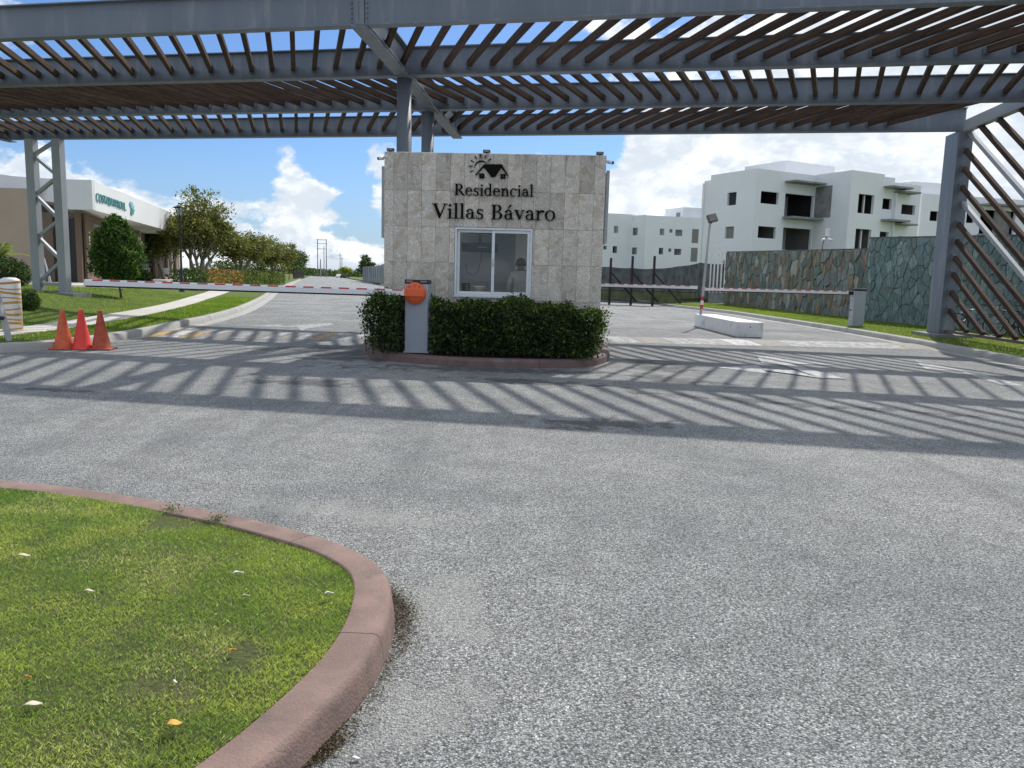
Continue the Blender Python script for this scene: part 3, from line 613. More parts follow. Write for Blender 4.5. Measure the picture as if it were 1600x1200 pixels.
# structural walls (front wall with the window opening, side walls with unseen openings added to let light in, back wall)
mb = MB()
bbox(mb, .06, W0 - .02, .05, .19, .14, BT - .06); bbox(mb, W1 + .02, BW - .06, .05, .19, .14, BT - .06)
bbox(mb, W0 - .018, W1 + .018, .05, .19, .14, WZ0 - .02); bbox(mb, W0 - .018, W1 + .018, .05, .19, WZ1 + .02, BT - .06)
bb(mb, 'front_wall', M['wall'])
for s0, s1 in ((.02, .16), (BW - .16, BW - .02)):
    mb = MB(); bbox(mb, s0, s1, .195, .7, .14, BT - .06); bbox(mb, s0, s1, 2.6, BD - .15, .14, BT - .06); bbox(mb, s0, s1, .702, 2.598, .14, .95); bbox(mb, s0, s1, .702, 2.598, 2.55, BT - .06)
    bb(mb, 'side_wall', M['coral'])
mb = MB(); bbox(mb, .02, BW - .02, BD - .145, BD, .14, BT - .06); bb(mb, 'back_wall', M['coral']); mb = MB(); bbox(mb, .17, BW - .17, BD - .17, BD - .15, .21, 2.61); bb(mb, 'inner_lining', M['wall'])
mb = MB(); bbox(mb, .17, BW - .17, .2, BD - .15, .14, .20); bb(mb, 'booth_floor', M['conc'])
mb = MB(); bbox(mb, .17, BW - .17, .2, BD - .15, 2.62, 2.72); bb(mb, 'ceiling', M['ceil'])
mb = MB(); bbox(mb, .0, BW, .046, BD + .02, BT - .056, BT + .012); bb(mb, 'roof_slab', M['white'])
# stone tiles, stack bond
xs = [0, .17] + [.17 + .2605 * k for k in range(1, 15)] + [BW]; xs = sorted(set(round(x, 3) for x in xs if x <= BW)); zs = [.13, .46, 1.10, 1.755, 2.40, 3.05, BT]
if xs[-1] - xs[-2] < .1: xs.pop(-2)
def clip_rects(r, w):
    x0, x1, y0, y1 = r; a0, a1, b0, b1 = w
    if x1 <= a0 or x0 >= a1 or y1 <= b0 or y0 >= b1: return [r]
    o = []
    if x0 < a0: o.append((x0, a0, y0, y1))
    if x1 > a1: o.append((a1, x1, y0, y1))
    m0, m1 = max(x0, a0), min(x1, a1)
    if y0 < b0: o.append((m0, m1, y0, b0))
    if y1 > b1: o.append((m0, m1, b1, y1))
    return o
def tile(cs, c0, sz, rz, name='tile', mt='coral', par=None):
    me = MB().box((0, 0, 0), sz).mesh(name, M[mt]); off = bp(2.0, 1.6, .13)
    o = link(name, me, bo if par is None else par, c0 - off, (random.uniform(-.002, .002), 0, rz + random.uniform(-.0025, .0025)))
    md = o.modifiers.new('bevel', 'BEVEL'); md.width = .0035; md.segments = 1
for zi in range(len(zs) - 1):
    for xi in range(len(xs) - 1):
        for (x0, x1, y0, y1) in clip_rects((xs[xi], xs[xi + 1], zs[zi], zs[zi + 1]), (W0 - .035, W1 + .035, WZ0 - .03, WZ1 + .035)):
            if x1 - x0 < .02 or y1 - y0 < .02: continue
            g_ = .0026; pr = random.uniform(-.002, .002)
            tile(0, bp((x0 + x1) / 2, .024 + pr, (y0 + y1) / 2), (x1 - x0 - g_, .045, y1 - y0 - g_), -BA)
# window
def frame_rect(s0, s1, z0, z1, t, d0, d1, name, mt, par):
    mb = MB(); bbox(mb, s0, s0 + t, d0, d1, z0, z1); bbox(mb, s1 - t, s1, d0, d1, z0, z1); bbox(mb, s0 + t, s1 - t, d0, d1, z0, z0 + t); bbox(mb, s0 + t, s1 - t, d0, d1, z1 - t, z1)
    return bb(mb, name, M[mt], par, bevel=.003)
win = tag(None, None) if False else empty('window'); win.parent = bo
frame_rect(W0 - .03, W1 + .03, WZ0 - .025, WZ1 + .03, .035, .0, .10, 'frame', 'wframe', win)
frame_rect(W0 + .008, 2.045, WZ0 + .012, WZ1 - .008, .048, .062, .090, 'sash', 'wframe', win)
frame_rect(1.995, W1 - .008, WZ0 + .012, WZ1 - .008, .052, .025, .056, 'sash', 'wframe', win)
for s0, s1, d in ((W0 + .05, 2.0, .076), (2.046, W1 - .06, .040)):
    mb = MB(); bbox(mb, s0, s1, d - .003, d + .003, WZ0 + .06, WZ1 - .056); bb(mb, 'pane', M['glass'], win)
mb = MB(); bbox(mb, W0 - .05, W1 + .05, -.02, .0, WZ0 - .045, WZ0 - .026); bb(mb, 'sill', M['wframe'], win)
mb = MB(); mb.tube([bp(2.02, .018, 1.72), bp(2.02, .0, 1.74), bp(2.02, -.002, 1.82), bp(2.02, .018, 1.84)], .009, 8); bb(mb, 'latch', M['silver'], win)
# interior partition and counter (parts of the booth)
mb = MB(); bbox(mb, 2.33, 3.8, 1.75, 1.82, .2, 2.55); bb(mb, 'partition', M['wall2'])
mb = MB(); bbox(mb, .9, 3.2, .20, .62, 1.20, 1.235); bb(mb, 'counter', M['counter'])

# lettering: serif capitals and small letters made of stems, bowls and serifs
class Glyph:
    def __init__(s): s.p = []
    def r(s, x0, x1, y0, y1): s.p.append([(x0, y0), (x1, y0), (x1, y1), (x0, y1)]); return s
    def q(s, *pts): s.p.append(list(pts)); return s
    def ring(s, cx, cy, rx, ry, tx, ty, a0=0, a1=360, n=22):
        for k in range(n):
            a, b = R(a0 + (a1 - a0) * k / n), R(a0 + (a1 - a0) * (k + 1) / n)
            s.p.append([(cx + rx * math.cos(a), cy + ry * math.sin(a)), (cx + rx * math.cos(b), cy + ry * math.sin(b)), (cx + (rx - tx) * math.cos(b), cy + (ry - ty) * math.sin(b)), (cx + (rx - tx) * math.cos(a), cy + (ry - ty) * math.sin(a))])
        return s
    def disc(s, cx, cy, r_, n=14): s.p.append([(cx + r_ * math.cos(2 * math.pi * k / n), cy + r_ * math.sin(2 * math.pi * k / n)) for k in range(n)]); return s
ST, SR = .115, .034
def glyph(ch):
    g = Glyph()
    if ch == 'l': g.r(.11, .11 + ST, .0, 1.0).r(.02, .32, 0, SR).q((.02, .93), (.11, .95), (.11, 1.0), (.02, .965)); return g, .335
    if ch == 'i': g.r(.11, .11 + ST, 0, .64).r(.02, .32, 0, SR).q((.02, .57), (.11, .59), (.11, .64), (.02, .605)).disc(.165, .85, .075); return g, .335
    if ch in 'nr':
        g.r(.10, .10 + ST, 0, .64).r(.01, .31, 0, SR).q((.01, .57), (.10, .59), (.10, .64), (.01, .605))
        if ch == 'n': g.ring(.37, .42, .175, .235, ST, .06, 0, 165).r(.43, .43 + ST, 0, .43).r(.345, .63, 0, SR); return g, .65
        g.ring(.36, .42, .18, .235, .10, .085, 60, 165).disc(.43, .575, .075); return g, .50
    if ch == 'e': g.ring(.29, .325, .255, .34, .125, .035, 0, 300, 30).r(.14, .53, .35, .39).q((.40, .0), (.46, .05), (.52, .15), (.55, .19), (.52, .19), (.38, .05)); return g, .585
    if ch == 'c': g.ring(.29, .325, .255, .34, .125, .04, 55, 305, 28).disc(.45, .545, .07); return g, .545
    if ch == 'o': g.ring(.31, .325, .285, .345, .125, .035); return g, .63
    if ch == 'd': g.ring(.27, .325, .245, .34, .12, .05, 40, 330, 26).r(.40, .40 + ST, .0, 1.0).r(.31, .40, .965, 1.0).r(.50, .60, 0, SR); return g, .63
    if ch in 'aá':
        g.ring(.26, .43, .19, .225, .10, .055, 20, 160, 12).disc(.13, .50, .065).r(.345, .345 + ST, .07, .46).ring(.24, .19, .20, .195, .11, .05, 75, 330, 20).q((.24, .385), (.24, .345), (.40, .30), (.40, .35)).q((.345, .09), (.44, .0), (.56, .06), (.56, .09), (.47, .06), (.45, .12))
        if ch == 'á': g.q((.22, .72), (.26, .72), (.44, .95), (.34, .97))
        return g, .565
    if ch == 's': g.ring(.24, .475, .17, .185, .09, .05, 35, 265, 18).ring(.24, .165, .19, .185, .10, .05, -145, 80, 18).q((.10, .43), (.40, .23), (.42, .29), (.16, .46)).r(.05, .075, .0, .2).r(.39, .415, .46, .64); return g, .49
    if ch == 'v': g.q((.05, .62), (.18, .62), (.34, .16), (.30, 0), (.27, 0)).q((.27, 0), (.32, .0), (.52, .62), (.47, .62)).r(.0, .25, .61, .64).r(.38, .60, .61, .64); return g, .59
    if ch == 'V': g.q((.08, .93), (.24, .93), (.47, .25), (.43, 0), (.39, 0)).q((.39, 0), (.45, .0), (.76, .93), (.70, .93)).r(.0, .34, .915, .95).r(.60, .87, .915, .95); return g, .83
    if ch == 'B': g.r(.13, .13 + .135, 0, .95).r(.03, .40, 0, SR).r(.03, .38, .95 - SR, .95).r(.2, .38, .475, .51).ring(.37, .725, .225, .225, .13, .035, -90, 90, 18).ring(.39, .25, .265, .25, .14, .035, -90, 90, 18); return g, .72
    if ch == 'R': g.r(.13, .13 + .135, 0, .95).r(.03, .37, 0, SR).r(.03, .40, .95 - SR, .95).r(.2, .40, .455, .49).ring(.38, .70, .25, .25, .14, .035, -90, 90, 18).q((.30, .46), (.44, .47), (.78, .03), (.80, 0), (.62, 0)).r(.64, .84, 0, SR); return g, .80
    return g, .33
def word(txt, s0, s1, z0, cap):
    gs = [glyph(c) for c in txt]; tot = sum(a for _, a in gs); k = (s1 - s0) / tot; x = s0
    for ch, (g, a) in zip(txt, gs):
        if g.p:
            mb = MB()
            for i, p in enumerate(g.p):
                A = sum(p[j][0] * p[(j + 1) % len(p)][1] - p[(j + 1) % len(p)][0] * p[j][1] for j in range(len(p)))
                if A < 0: p = p[::-1]
                e = .00015 * (i % 7)
                mb.prism([(x + q[0] * k, z0 + q[1] * cap) for q in p], -.031 - e, -.004, (BO, BU, Zv, BV))
            bb(mb, 'letter', M['letter'])
        x += a * k
word('Residencial', 1.285, 2.74, 2.975, .215); word('Villas Bávaro', .885, 3.15, 2.56, .275)
# emblem: sun rising behind two gabled roofs
def lp(poly, d=.0): mb = MB().prism(poly, -.03 - d, -.004, (BO, BU, Zv, BV)); return mb
sgn = empty('emblem'); sgn.parent = bo
bb(lp([(1.665, 3.335), (1.80, 3.50), (1.83, 3.53), (2.145, 3.535), (2.275, 3.33), (2.26, 3.33), (2.135, 3.475), (2.03, 3.31), (1.96, 3.305), (1.855, 3.44), (1.815, 3.475), (1.685, 3.335)][::-1]), 'roofline', M['letter'], sgn, recalc=True)
mb = MB()
for k in range(16):
    a, b = R(35 + 150 * k / 16), R(35 + 150 * (k + 1) / 16); th = lambda q: .022 * math.sin((math.degrees(q) - 35) / 150 * math.pi) + .002
    c = (1.775, 3.47); mb.prism([(c[0] + .125 * math.cos(a), c[1] + .125 * math.sin(a)), (c[0] + .125 * math.cos(b), c[1] + .125 * math.sin(b)), (c[0] + (.125 - th(b)) * math.cos(b), c[1] + (.125 - th(b)) * math.sin(b)), (c[0] + (.125 - th(a)) * math.cos(a), c[1] + (.125 - th(a)) * math.sin(a))], -.03, -.004, (BO, BU, Zv, BV))
bb(mb, 'sun_arc', M['letter'], sgn)
for k in range(7):
    a = R(205 - k * 27.5); ca, sa = math.cos(a), math.sin(a); c = (1.775, 3.485); w = .011
    bb(lp([(c[0] + .155 * ca - w * .3 * -sa, c[1] + .155 * sa - w * .3 * ca), (c[0] + .22 * ca - w * -sa, c[1] + .22 * sa - w * ca), (c[0] + .22 * ca + w * -sa, c[1] + .22 * sa + w * ca), (c[0] + .155 * ca + w * .3 * -sa, c[1] + .155 * sa + w * .3 * ca)]), 'ray', M['letter'], sgn)
for s in (1.742, 2.125):
    mb = MB()
    for i in range(2):
        for j in range(2): mb.prism([(s + i * .05, 3.28 + j * .047), (s + i * .05 + .043, 3.28 + j * .047), (s + i * .05 + .043, 3.28 + j * .047 + .04), (s + i * .05, 3.28 + j * .047 + .04)], -.03, -.004, (BO, BU, Zv, BV))
    bb(mb, 'emblem_window', M['letter'], sgn)
# fittings on the booth: things of their own
def bthing(name, label, cat, s, d, z, group=None): return tag(empty(name, tuple(bp(s, d, z)), -BA), label, cat, group)
for s, lab in ((.10, 'small black floodlight on the left end of the booth parapet'), (1.86, 'small black floodlight on the parapet above the sun emblem'), (3.90, 'small black floodlight on the right end of the booth parapet')):
    t = bthing('floodlight', lab, 'floodlight', s, .06, BT + .012, 'floodlights on the booth parapet')
    MB().box((0, 0, .035), (.13, .09, .05)).build('housing', M['black'], t, bevel=.006); MB().box((0, .0, .008), (.05, .04, .016)).build('bracket', M['black'], t); MB().box((0, -.047, .035), (.10, .006, .035)).build('lens', M['grey_in'], t)
for s, sg, lab in ((.0, -1, 'white bullet camera pointing left from the top left corner of the booth'), (BW, 1, 'white bullet camera on the top right corner of the booth')):
    t = bthing('security_camera', lab, 'security camera', s, .06, 3.63)
    MB().tube([(sg * .0, 0, 0), (sg * .05, 0, -.01)], .022, 10).build('mount', M['black'] if sg < 0 else M['whitep'], t)
    MB().tube([(sg * .035, .01, -.01), (sg * .115, -.05, -.03)], .032, 12).build('housing', M['whitep'], t); MB().tube([(sg * .115, -.05, -.03), (sg * .122, -.056, -.032)], .026, 12).build('lens', M['black'], t)
    if sg < 0: MB().tube([(.0, .0, -.0), (.06, -.06, .02)], .032, 12).build('housing', M['whitep'], t)
for s, lab in ((-.045, 'slim grey board fixed edge-on to the left side of the booth'), (BW + .045, 'slim grey board fixed edge-on to the right side of the booth')):
    t = bthing('side_board', lab, 'board', s, .5, 2.19)
    MB().box((0, .0, .645), (.045, .75, 1.29)).build('panel', M['rawc'] if s < 0 else M['cab'], t, bevel=.004); MB().box((.0, -.38, .645), (.06, .02, 1.29)).build('edge_trim', M['galv'], t)
# inside the booth
t = bthing('wall_unit', 'black box unit hanging high behind the left window pane', 'equipment box', 1.72, .55, 2.05)
MB().box((0, 0, 0.02), (.66, .26, .16)).build('case', M['black'], t, bevel=.01); MB().box((0, 0, .19), (.05, .05, .18)).build('hanger', M['black'], t); MB().box((.0, 0, .29), (.5, .05, .03)).build('bracket', M['black'], t); MB().box((.06, -.134, .02), (.18, .006, .015)).build('vent', M['grey_in'], t)
t = tag(MB().tube([bp(1.76, .5, 1.98), bp(1.745, .48, 1.8), bp(1.70, .46, 1.62), bp(1.60, .44, 1.54), bp(1.50, .44, 1.60), bp(1.47, .44, 1.75)], .007, 6).build('hanging_cable', M['black']), 'black cable looping down behind the left window pane', 'cable')
t = bthing('desk_phone', 'black box on the counter in the lower left of the booth window', 'telephone', 1.49, .34, 1.235)
MB().box((0, 0, .08), (.14, .14, .16)).build('body', M['black'], t, bevel=.008)
for k in range(3): MB().box((.035, -.073, .05 + k * .04), (.05, .004, .018)).build('button', M['grey_in'], t)
t = bthing('bucket', 'white plastic tub on the counter behind the left window pane', 'tub', 1.74, .36, 1.235)
MB().lathe([(.0, 0), (.10, 0), (.125, .10), (.132, .10), (.132, .112), (.12, .112), (.0, .105)], n=20).build('tub', M['whitep'], t); MB().lathe([(.134, .085), (.138, .09), (.134, .095)], n=20).build('rim', M['whitep'], t)

# guard standing inside, seen from behind
def person():
    px, py = .115, 15.55; t = tag(empty('person', (px, py, .2)), 'person in a pale shirt and dark cap seen from behind through the right window pane', 'person')
    J = dict(pel=(0, 0, .92), abd=(0, .0, 1.08), chest=(0, -.01, 1.28), upch=(0, .0, 1.38), neck=(0, .01, 1.47), head0=(0, .03, 1.53), head1=(0, .035, 1.60), head2=(0, .03, 1.665),
             shl=(-.165, 0, 1.385), ell=(-.235, .03, 1.12), wrl=(-.20, .16, .95), shr=(.165, 0, 1.385), elr=(.235, .03, 1.12), wrr=(.20, .16, .95), hl=(-.10, 0, .88), kl=(-.11, .01, .49), al=(-.11, -.01, .08), tl=(-.12, .16, .035), hr=(.10, 0, .88), kr=(.11, .01, .49), ar=(.11, -.01, .08), tr=(.12, .16, .035), hdl=(-.19, .21, .93), hdr=(.19, .21, .93))
    rad = dict(pel=.15, abd=.135, chest=.155, upch=.12, neck=.055, head0=.07, head1=.088, head2=.07, shl=.065, ell=.045, wrl=.032, shr=.065, elr=.045, wrr=.032, hl=.095, kl=.06, al=.045, tl=.035, hr=.095, kr=.06, ar=.045, tr=.035, hdl=.028, hdr=.028)
    Ed = [('pel', 'abd'), ('abd', 'chest'), ('chest', 'upch'), ('upch', 'neck'), ('neck', 'head0'), ('head0', 'head1'), ('head1', 'head2'), ('upch', 'shl'), ('shl', 'ell'), ('ell', 'wrl'), ('wrl', 'hdl'), ('upch', 'shr'), ('shr', 'elr'), ('elr', 'wrr'), ('wrr', 'hdr'), ('pel', 'hl'), ('hl', 'kl'), ('kl', 'al'), ('al', 'tl'), ('pel', 'hr'), ('hr', 'kr'), ('kr', 'ar'), ('ar', 'tr')]
    ks = list(J)
    for sd, hk in ((-1, 'hdl'), (1, 'hdr')):
        hx, hy, hz_ = J[hk]
        for i in range(4):
            a = (hx + sd * (-.024 + i * .015), hy + .045, hz_ - .004); b = (a[0], a[1] + .022 + .004 * (i in (1, 2)), hz_ - .02)
            n1, n2 = '%s%da' % (hk, i), '%s%db' % (hk, i); J[n1] = a; J[n2] = b; rad[n1] = .0085; rad[n2] = .0075; Ed += [(hk, n1), (n1, n2)]
        n1 = hk + 't'; J[n1] = (hx - sd * .042, hy + .02, hz_ - .005); rad[n1] = .009; Ed.append((hk, n1))
    ks = list(J); me = D.meshes.new('body'); me.from_pydata([J[k] for k in ks], [(ks.index(a), ks.index(b)) for a, b in Ed], [])
    o = D.objects.new('body', me); COL.objects.link(o)
    sk = o.modifiers.new('skin', 'SKIN'); lay = me.skin_vertices[0] if me.skin_vertices else None
    if lay is None:
        bm = bmesh.new(); bm.from_mesh(me); bm.verts.layers.skin.verify(); bm.to_mesh(me); bm.free(); lay = me.skin_vertices[0]
    for i, k in enumerate(ks): lay.data[i].radius = (rad[k], rad[k] * (.75 if k in ('chest', 'abd', 'pel', 'upch') else 1)); lay.data[i].use_root = (k == 'pel')
    sb = o.modifiers.new('sub', 'SUBSURF'); sb.levels = 2; sb.render_levels = 2
    dg = bpy.context.evaluated_depsgraph_get(); m2 = D.meshes.new_from_object(o.evaluated_get(dg)); D.objects.remove(o)
    for m_ in ('skin', 'shirt', 'trouser', 'black'): m2.materials.append(M[m_])
    for p in m2.polygons:
        c = p.center; p.use_smooth = True
        if c.z > 1.455 or (abs(c.x) > .16 and c.z < 1.10 and c.y > .06): i = 0
        elif c.z > .93: i = 1
        elif c.z > .10: i = 2
        else: i = 3
        p.material_index = i
    b = link('body', m2, t)
    hr = MB().lathe([(.0, .118), (.05, .108), (.085, .07), (.095, .02), (.097, -.035), (.085, -.045)], c=(0, .03, 1.60), n=18).build('cap', M['cap'], t)
    MB().add([(-.07, .09, 1.63), (.07, .09, 1.63), (.05, .19, 1.62), (-.05, .19, 1.62), (-.07, .09, 1.64), (.07, .09, 1.64), (.05, .19, 1.63), (-.05, .19, 1.63)], [(0, 1, 2, 3), (4, 7, 6, 5), (0, 3, 7, 4), (1, 5, 6, 2), (2, 6, 7, 3), (0, 4, 5, 1)]).build('peak', M['cap'], hr)
    for sx in (-1, 1): MB().lathe([(.0, -.03), (.016, -.02), (.02, .0), (.014, .022), (0, .03)], c=(sx * .093, .035, 1.585), n=8).build('ear', M['skin'], t)
    MB().lathe([(.0, -.03), (.014, -.02), (.012, 0), (0, .03)], c=(0, .125, 1.575), n=8).build('nose', M['skin'], t)
    for sx in (-1, 1): MB().lathe([(.0, -.01), (.011, 0), (0, .01)], c=(sx * .033, .112, 1.60), n=8).build('eye', M['black'], t)
    MB().box((0, .108, 1.535), (.045, .012, .008)).build('mouth', M['brick'], t)
person()

# ================================================================== BARRIERS
def barrier(loc, rz, L, label, hub, first=True, arm_z=1.075, flip=1, armr=0.0, arm_x=-.12):
    t = tag(empty('barrier', loc, rz), label, 'barrier gate', 'barrier gates of the lanes')
    w, d, h = .41, .33, 1.22
    MB().box((0, 0, h / 2), (w, d, h)).build('cabinet', M['cab'], t, bevel=.012)
    lid = MB().box((0, 0, h + .035), (w + .02, d + .02, .07)).build('lid', M['black'], t, bevel=.008)
    for sx in (-1, 1): MB().box((sx * .125, -d / 2 - .011, h + .04), (.115, .004, .03)).build('light_strip', M['grey_in'] if hub else M['dark'], lid)
    for k in range(4): MB().box((-.055 + k * .037, -d / 2 - .003, h - .022), (.03, .004, .022)).build('red_stripe' if k % 2 == 0 else 'white_stripe', M['red'] if k % 2 == 0 else M['armw'], t)
    for z in (.42, .68): MB().box((w / 2 + .006, -.08, z), (.012, .025, .10)).build('hinge', M['whitep'], t)
    MB().box((w / 2 + .003, .0, .62), (.004, d - .05, 1.1)).build('door', M['cab'], t)
    MB().box((0, 0, .012), (w + .04, d + .04, .024)).build('base_plate', M['galv'], t)
    az = arm_z; hx = -.02
    if hub:
        hb = empty('hub', (-.02, -d / 2 - .05, az)); hb.parent = t
        q = MB().lathe([(0, .05), (.18, .05), (.19, .035), (.19, -.05)], n=40); q.v = [(x, -z, y) for x, y, z in q.v]; q.build('disc', M['orange'], hb, recalc=True)
        MB().box((-.005, -.058, .005), (.35, .04, .135)).build('clamp', M['orange'], hb, bevel=.012)
        for k in (-1, 0, 1):
            for s in (-1, 1): MB().tube([(k * .09, -.05, s * (.135 - .02 * abs(k))), (k * .09, -.062, s * (.135 - .02 * abs(k)))], .011, 6).build('bolt', M['brick'], hb)
        y = -d / 2 - .07; x1 = -.16
    else:
        y = 0; x1 = -w / 2 - .16
        MB().box((-w / 2 - .08, 0, az), (.16, .14, .13)).build('clamp', M['black'], t, bevel=.006)
        for z in (.95, .62, .25):
            for k in range(3): MB().box((-w / 2 - .003, -.02 + k * .0, z + .05 * k - .05), (.004, .05, .045)).build('red_stripe' if k != 1 else 'white_stripe', M['red'] if k != 1 else M['armw'], t)
        MB().tube([(-w / 2 - .002, .05, .55), (-w / 2 - .02, .05, .55)], .03, 10).build('lock', M['black'], t)
    arm = empty('boom', (x1, y, az)); arm.parent = t; arm.rotation_euler = (0, armr, 0)
    pr = [(-.045, -.045), (.045, -.045), (.045, .035), (.03, .062), (-.03, .062), (-.045, .035)]
    MB().prism(pr, 0, L, ((0, 0, 0), (0, 1, 0), (0, 0, 1), (-1, 0, 0))).build('boom_profile', M['armw'], arm, recalc=True)
    MB().box((-L / 2, 0, -.059), (L - .01, .055, .026)).build('rubber_edge', M['rubber'], arm)
    MB().prism(pr, L + .002, L + .012, ((0, 0, 0), (0, 1.05, 0), (0, 0, 1.05), (-1, 0, 0))).build('end_cap', M['cab'], arm, recalc=True)
    n = int(L / .315); me = MB().box((0, 0, 0), (.185, .003, .026)).mesh('red_stripe', M['red']); sl = math.atan2(.015, .027)
    for k in range(n):
        o = link('red_stripe', me, arm, (-.16 - k * .315, -.0395, .0485), (-math.atan2(.015, .027), 0, 0))
        o = link('red_stripe', me, arm, (-.16 - k * .315, .0395, .0485), (math.atan2(.015, .027), 0, 0))
    return t
barrier((-1.72, 13.82, .145), R(-2.0), 5.75, 'grey barrier gate with an orange hub standing in front of the booth hedge', True, armr=R(.25), arm_z=1.055)
barrier((11.97, 27.0, .18), R(0.5), 5.08, 'grey barrier gate on the right lawn in front of the flagstone wall', False, arm_z=1.135)
barrier((1.15, 26.0, .145), R(180), 4.60, 'farthest barrier boom, reaching right from behind the booth', False, arm_z=1.215)

# ================================================================== CONES, BOLLARD, TUBE, BLOCK, LAMPS
def cone(x, y, m, label, h=.70, rz=0.0):
    t = tag(empty('traffic_cone', (x, y, .004), rz), label, 'traffic cone', 'traffic cones by the kerb')
    MB().lathe([(.03, h), (.034, h + .003), (.05, h - .005), (.045, h * .9), (.165, .035), (.172, .025)], n=28).build('cone_body', m, t)
    MB().box((0, 0, .014), (.42, .42, .026)).build('base', m, t, bevel=.008)
cone(-8.24, 14.05, M['cone1'], 'faded orange traffic cone, left of the three by the kerb', rz=.1); cone(-7.925, 14.1, M['cone2'], 'bright red traffic cone standing between two faded ones', .715, rz=-.1); cone(-7.60, 14.15, M['cone3'], 'dirty brownish orange traffic cone nearest to the speed bump', .705, .15)
t = tag(empty('bollard', (-9.97, 15.3, .18), 0), 'thick white bollard wrapped in ochre stripes at the left edge of the lawn', 'bollard')
MB().lathe([(.0, 0), (.175, 0), (.175, 1.0), (.165, 1.04), (.10, 1.075), (0, 1.085)], n=24).build('post', M['whitep'], t)
for k in range(10):
    mb = MB(); n = 24; z0 = .04 + k * .102; hh = .045 if k % 2 else .026
    for a in range(n + 1):
        th = 2 * math.pi * a / n; dz = .022 * math.cos(th + k * 1.3); mb.v += [(.178 * math.cos(th), .178 * math.sin(th), z0 + dz), (.178 * math.cos(th), .178 * math.sin(th), z0 + dz + hh)]
    mb.f = [(2 * a, 2 * a + 2, 2 * a + 3, 2 * a + 1) for a in range(n)]; mb.sm = [True] * n; mb.build('stripe', M['yel'], t)
t = tag(empty('gate_stop', (-8.95, 13.62, .15)), 'leaning pale metal gate rest with a black knob at the left edge', 'post')
MB().bar((0, 0, 0.01), (-.17, 0, .85), .06, .10, up=(0, 1, 0)).build('post', M['galv'], t, bevel=.006); MB().tube([(-.07, -.03, .42), (-.07, -.09, .42)], .035, 10).build('knob', M['black'], t); MB().box((0, 0, .006), (.22, .16, .012)).build('foot_plate', M['rawc'], t)
t = tag(empty('concrete_block', (6.78, 24.7, .003), R(.5)), 'long white painted concrete block dividing the right lanes', 'concrete block')
MB().box((0, 0, .22), (.76, 5.1, .44)).build('block', M['blockw'], t, bevel=.02); MB().tube([(0, -2.553, .3), (.0, -2.56, .3)], .02, 8).build('drain_hole', M['black'], t)
t = tag(empty('light_pole', (6.46, 26.7, .442)), 'slim galvanised pole with a square floodlight standing on the white block', 'light pole')
MB().tube([(0, 0, 0), (.13, 0, 3.12)], [.048, .04], 12).build('pole', M['galv'], t)
for k, c in enumerate(('red', 'armw', 'red')): MB().tube([(.008 + k * .006, 0, .2 + k * .14), (.014 + k * .006, 0, .34 + k * .14)], .051, 12, False).build('reflective_band', M[c], t)
fl = empty('floodlight', (.14, 0, 3.16)); fl.parent = t; fl.rotation_euler = (R(-25), R(-14), R(12))
MB().box((.10, 0, .10), (.33, .12, .28)).build('housing', M['flood'], fl, bevel=.015); MB().box((.10, -.063, .10), (.27, .006, .22)).build('glass', M['rawc'], fl); MB().box((.0, 0, -.02), (.06, .06, .10)).build('bracket', M['black'], fl)
def street_lamp(x, y, z, h, label):
    t = tag(empty('street_lamp', (x, y, z)), label, 'street lamp', 'lantern lamps along the left road')
    MB().lathe([(.14, 0), (.14, .05), (.09, .12), (.075, .7), (.055, .78), (.05, h - .62), (.07, h - .6), (.09, h - .56), (.05, h - .52)], n=14).build('pole', M['lamp'], t)
    la = empty('lantern', (0, 0, h - .54)); la.parent = t
    MB().lathe([(.10, 0), (.20, .38)], n=6, smooth=False).build('lamp_glass', M['frost'], la); MB().lathe([(.0, .06), (.04, .06), (.05, .25), (0, .28)], n=10).build('bulb', M['whitep'], la)
    mb = MB()
    for k in range(6):
        a = k * math.pi / 3; mb.bar((.10 * math.cos(a), .10 * math.sin(a), 0), (.205 * math.cos(a), .205 * math.sin(a), .38), .016, .016)
    mb.build('cage', M['lamp'], la); MB().lathe([(.30, .38), (.31, .40), (.10, .47), (0, .50)], n=20).build('cap', M['lamp'], la)
street_lamp(-16.33, 38, .42, 4.2, 'dark green lantern street lamp in front of the trees by the shop')
street_lamp(-26.2, 74, .45, 4.2, 'distant dark lantern lamp rising between the background trees')

# camera mast on the stone wall
t = tag(empty('camera_mast', (13.98, 35.6, 3.1)), 'short curved mast on the stone wall carrying two white cameras and a white box', 'security camera')
MB().tube([(.0, 0, 0), (-.03, 0, .25), (.03, 0, .5), (.16, 0, .72)], .022, 8).build('mast', M['brick'], t); MB().box((.16, 0, .85), (.16, .1, .34)).build('junction_box', M['whitep'], t, bevel=.01)
for sx in (-1, 1): MB().tube([(.12 + sx * .07, -.03, .56), (.12 + sx * .24, -.1, .50)], .05, 10).build('camera', M['whitep'], t)

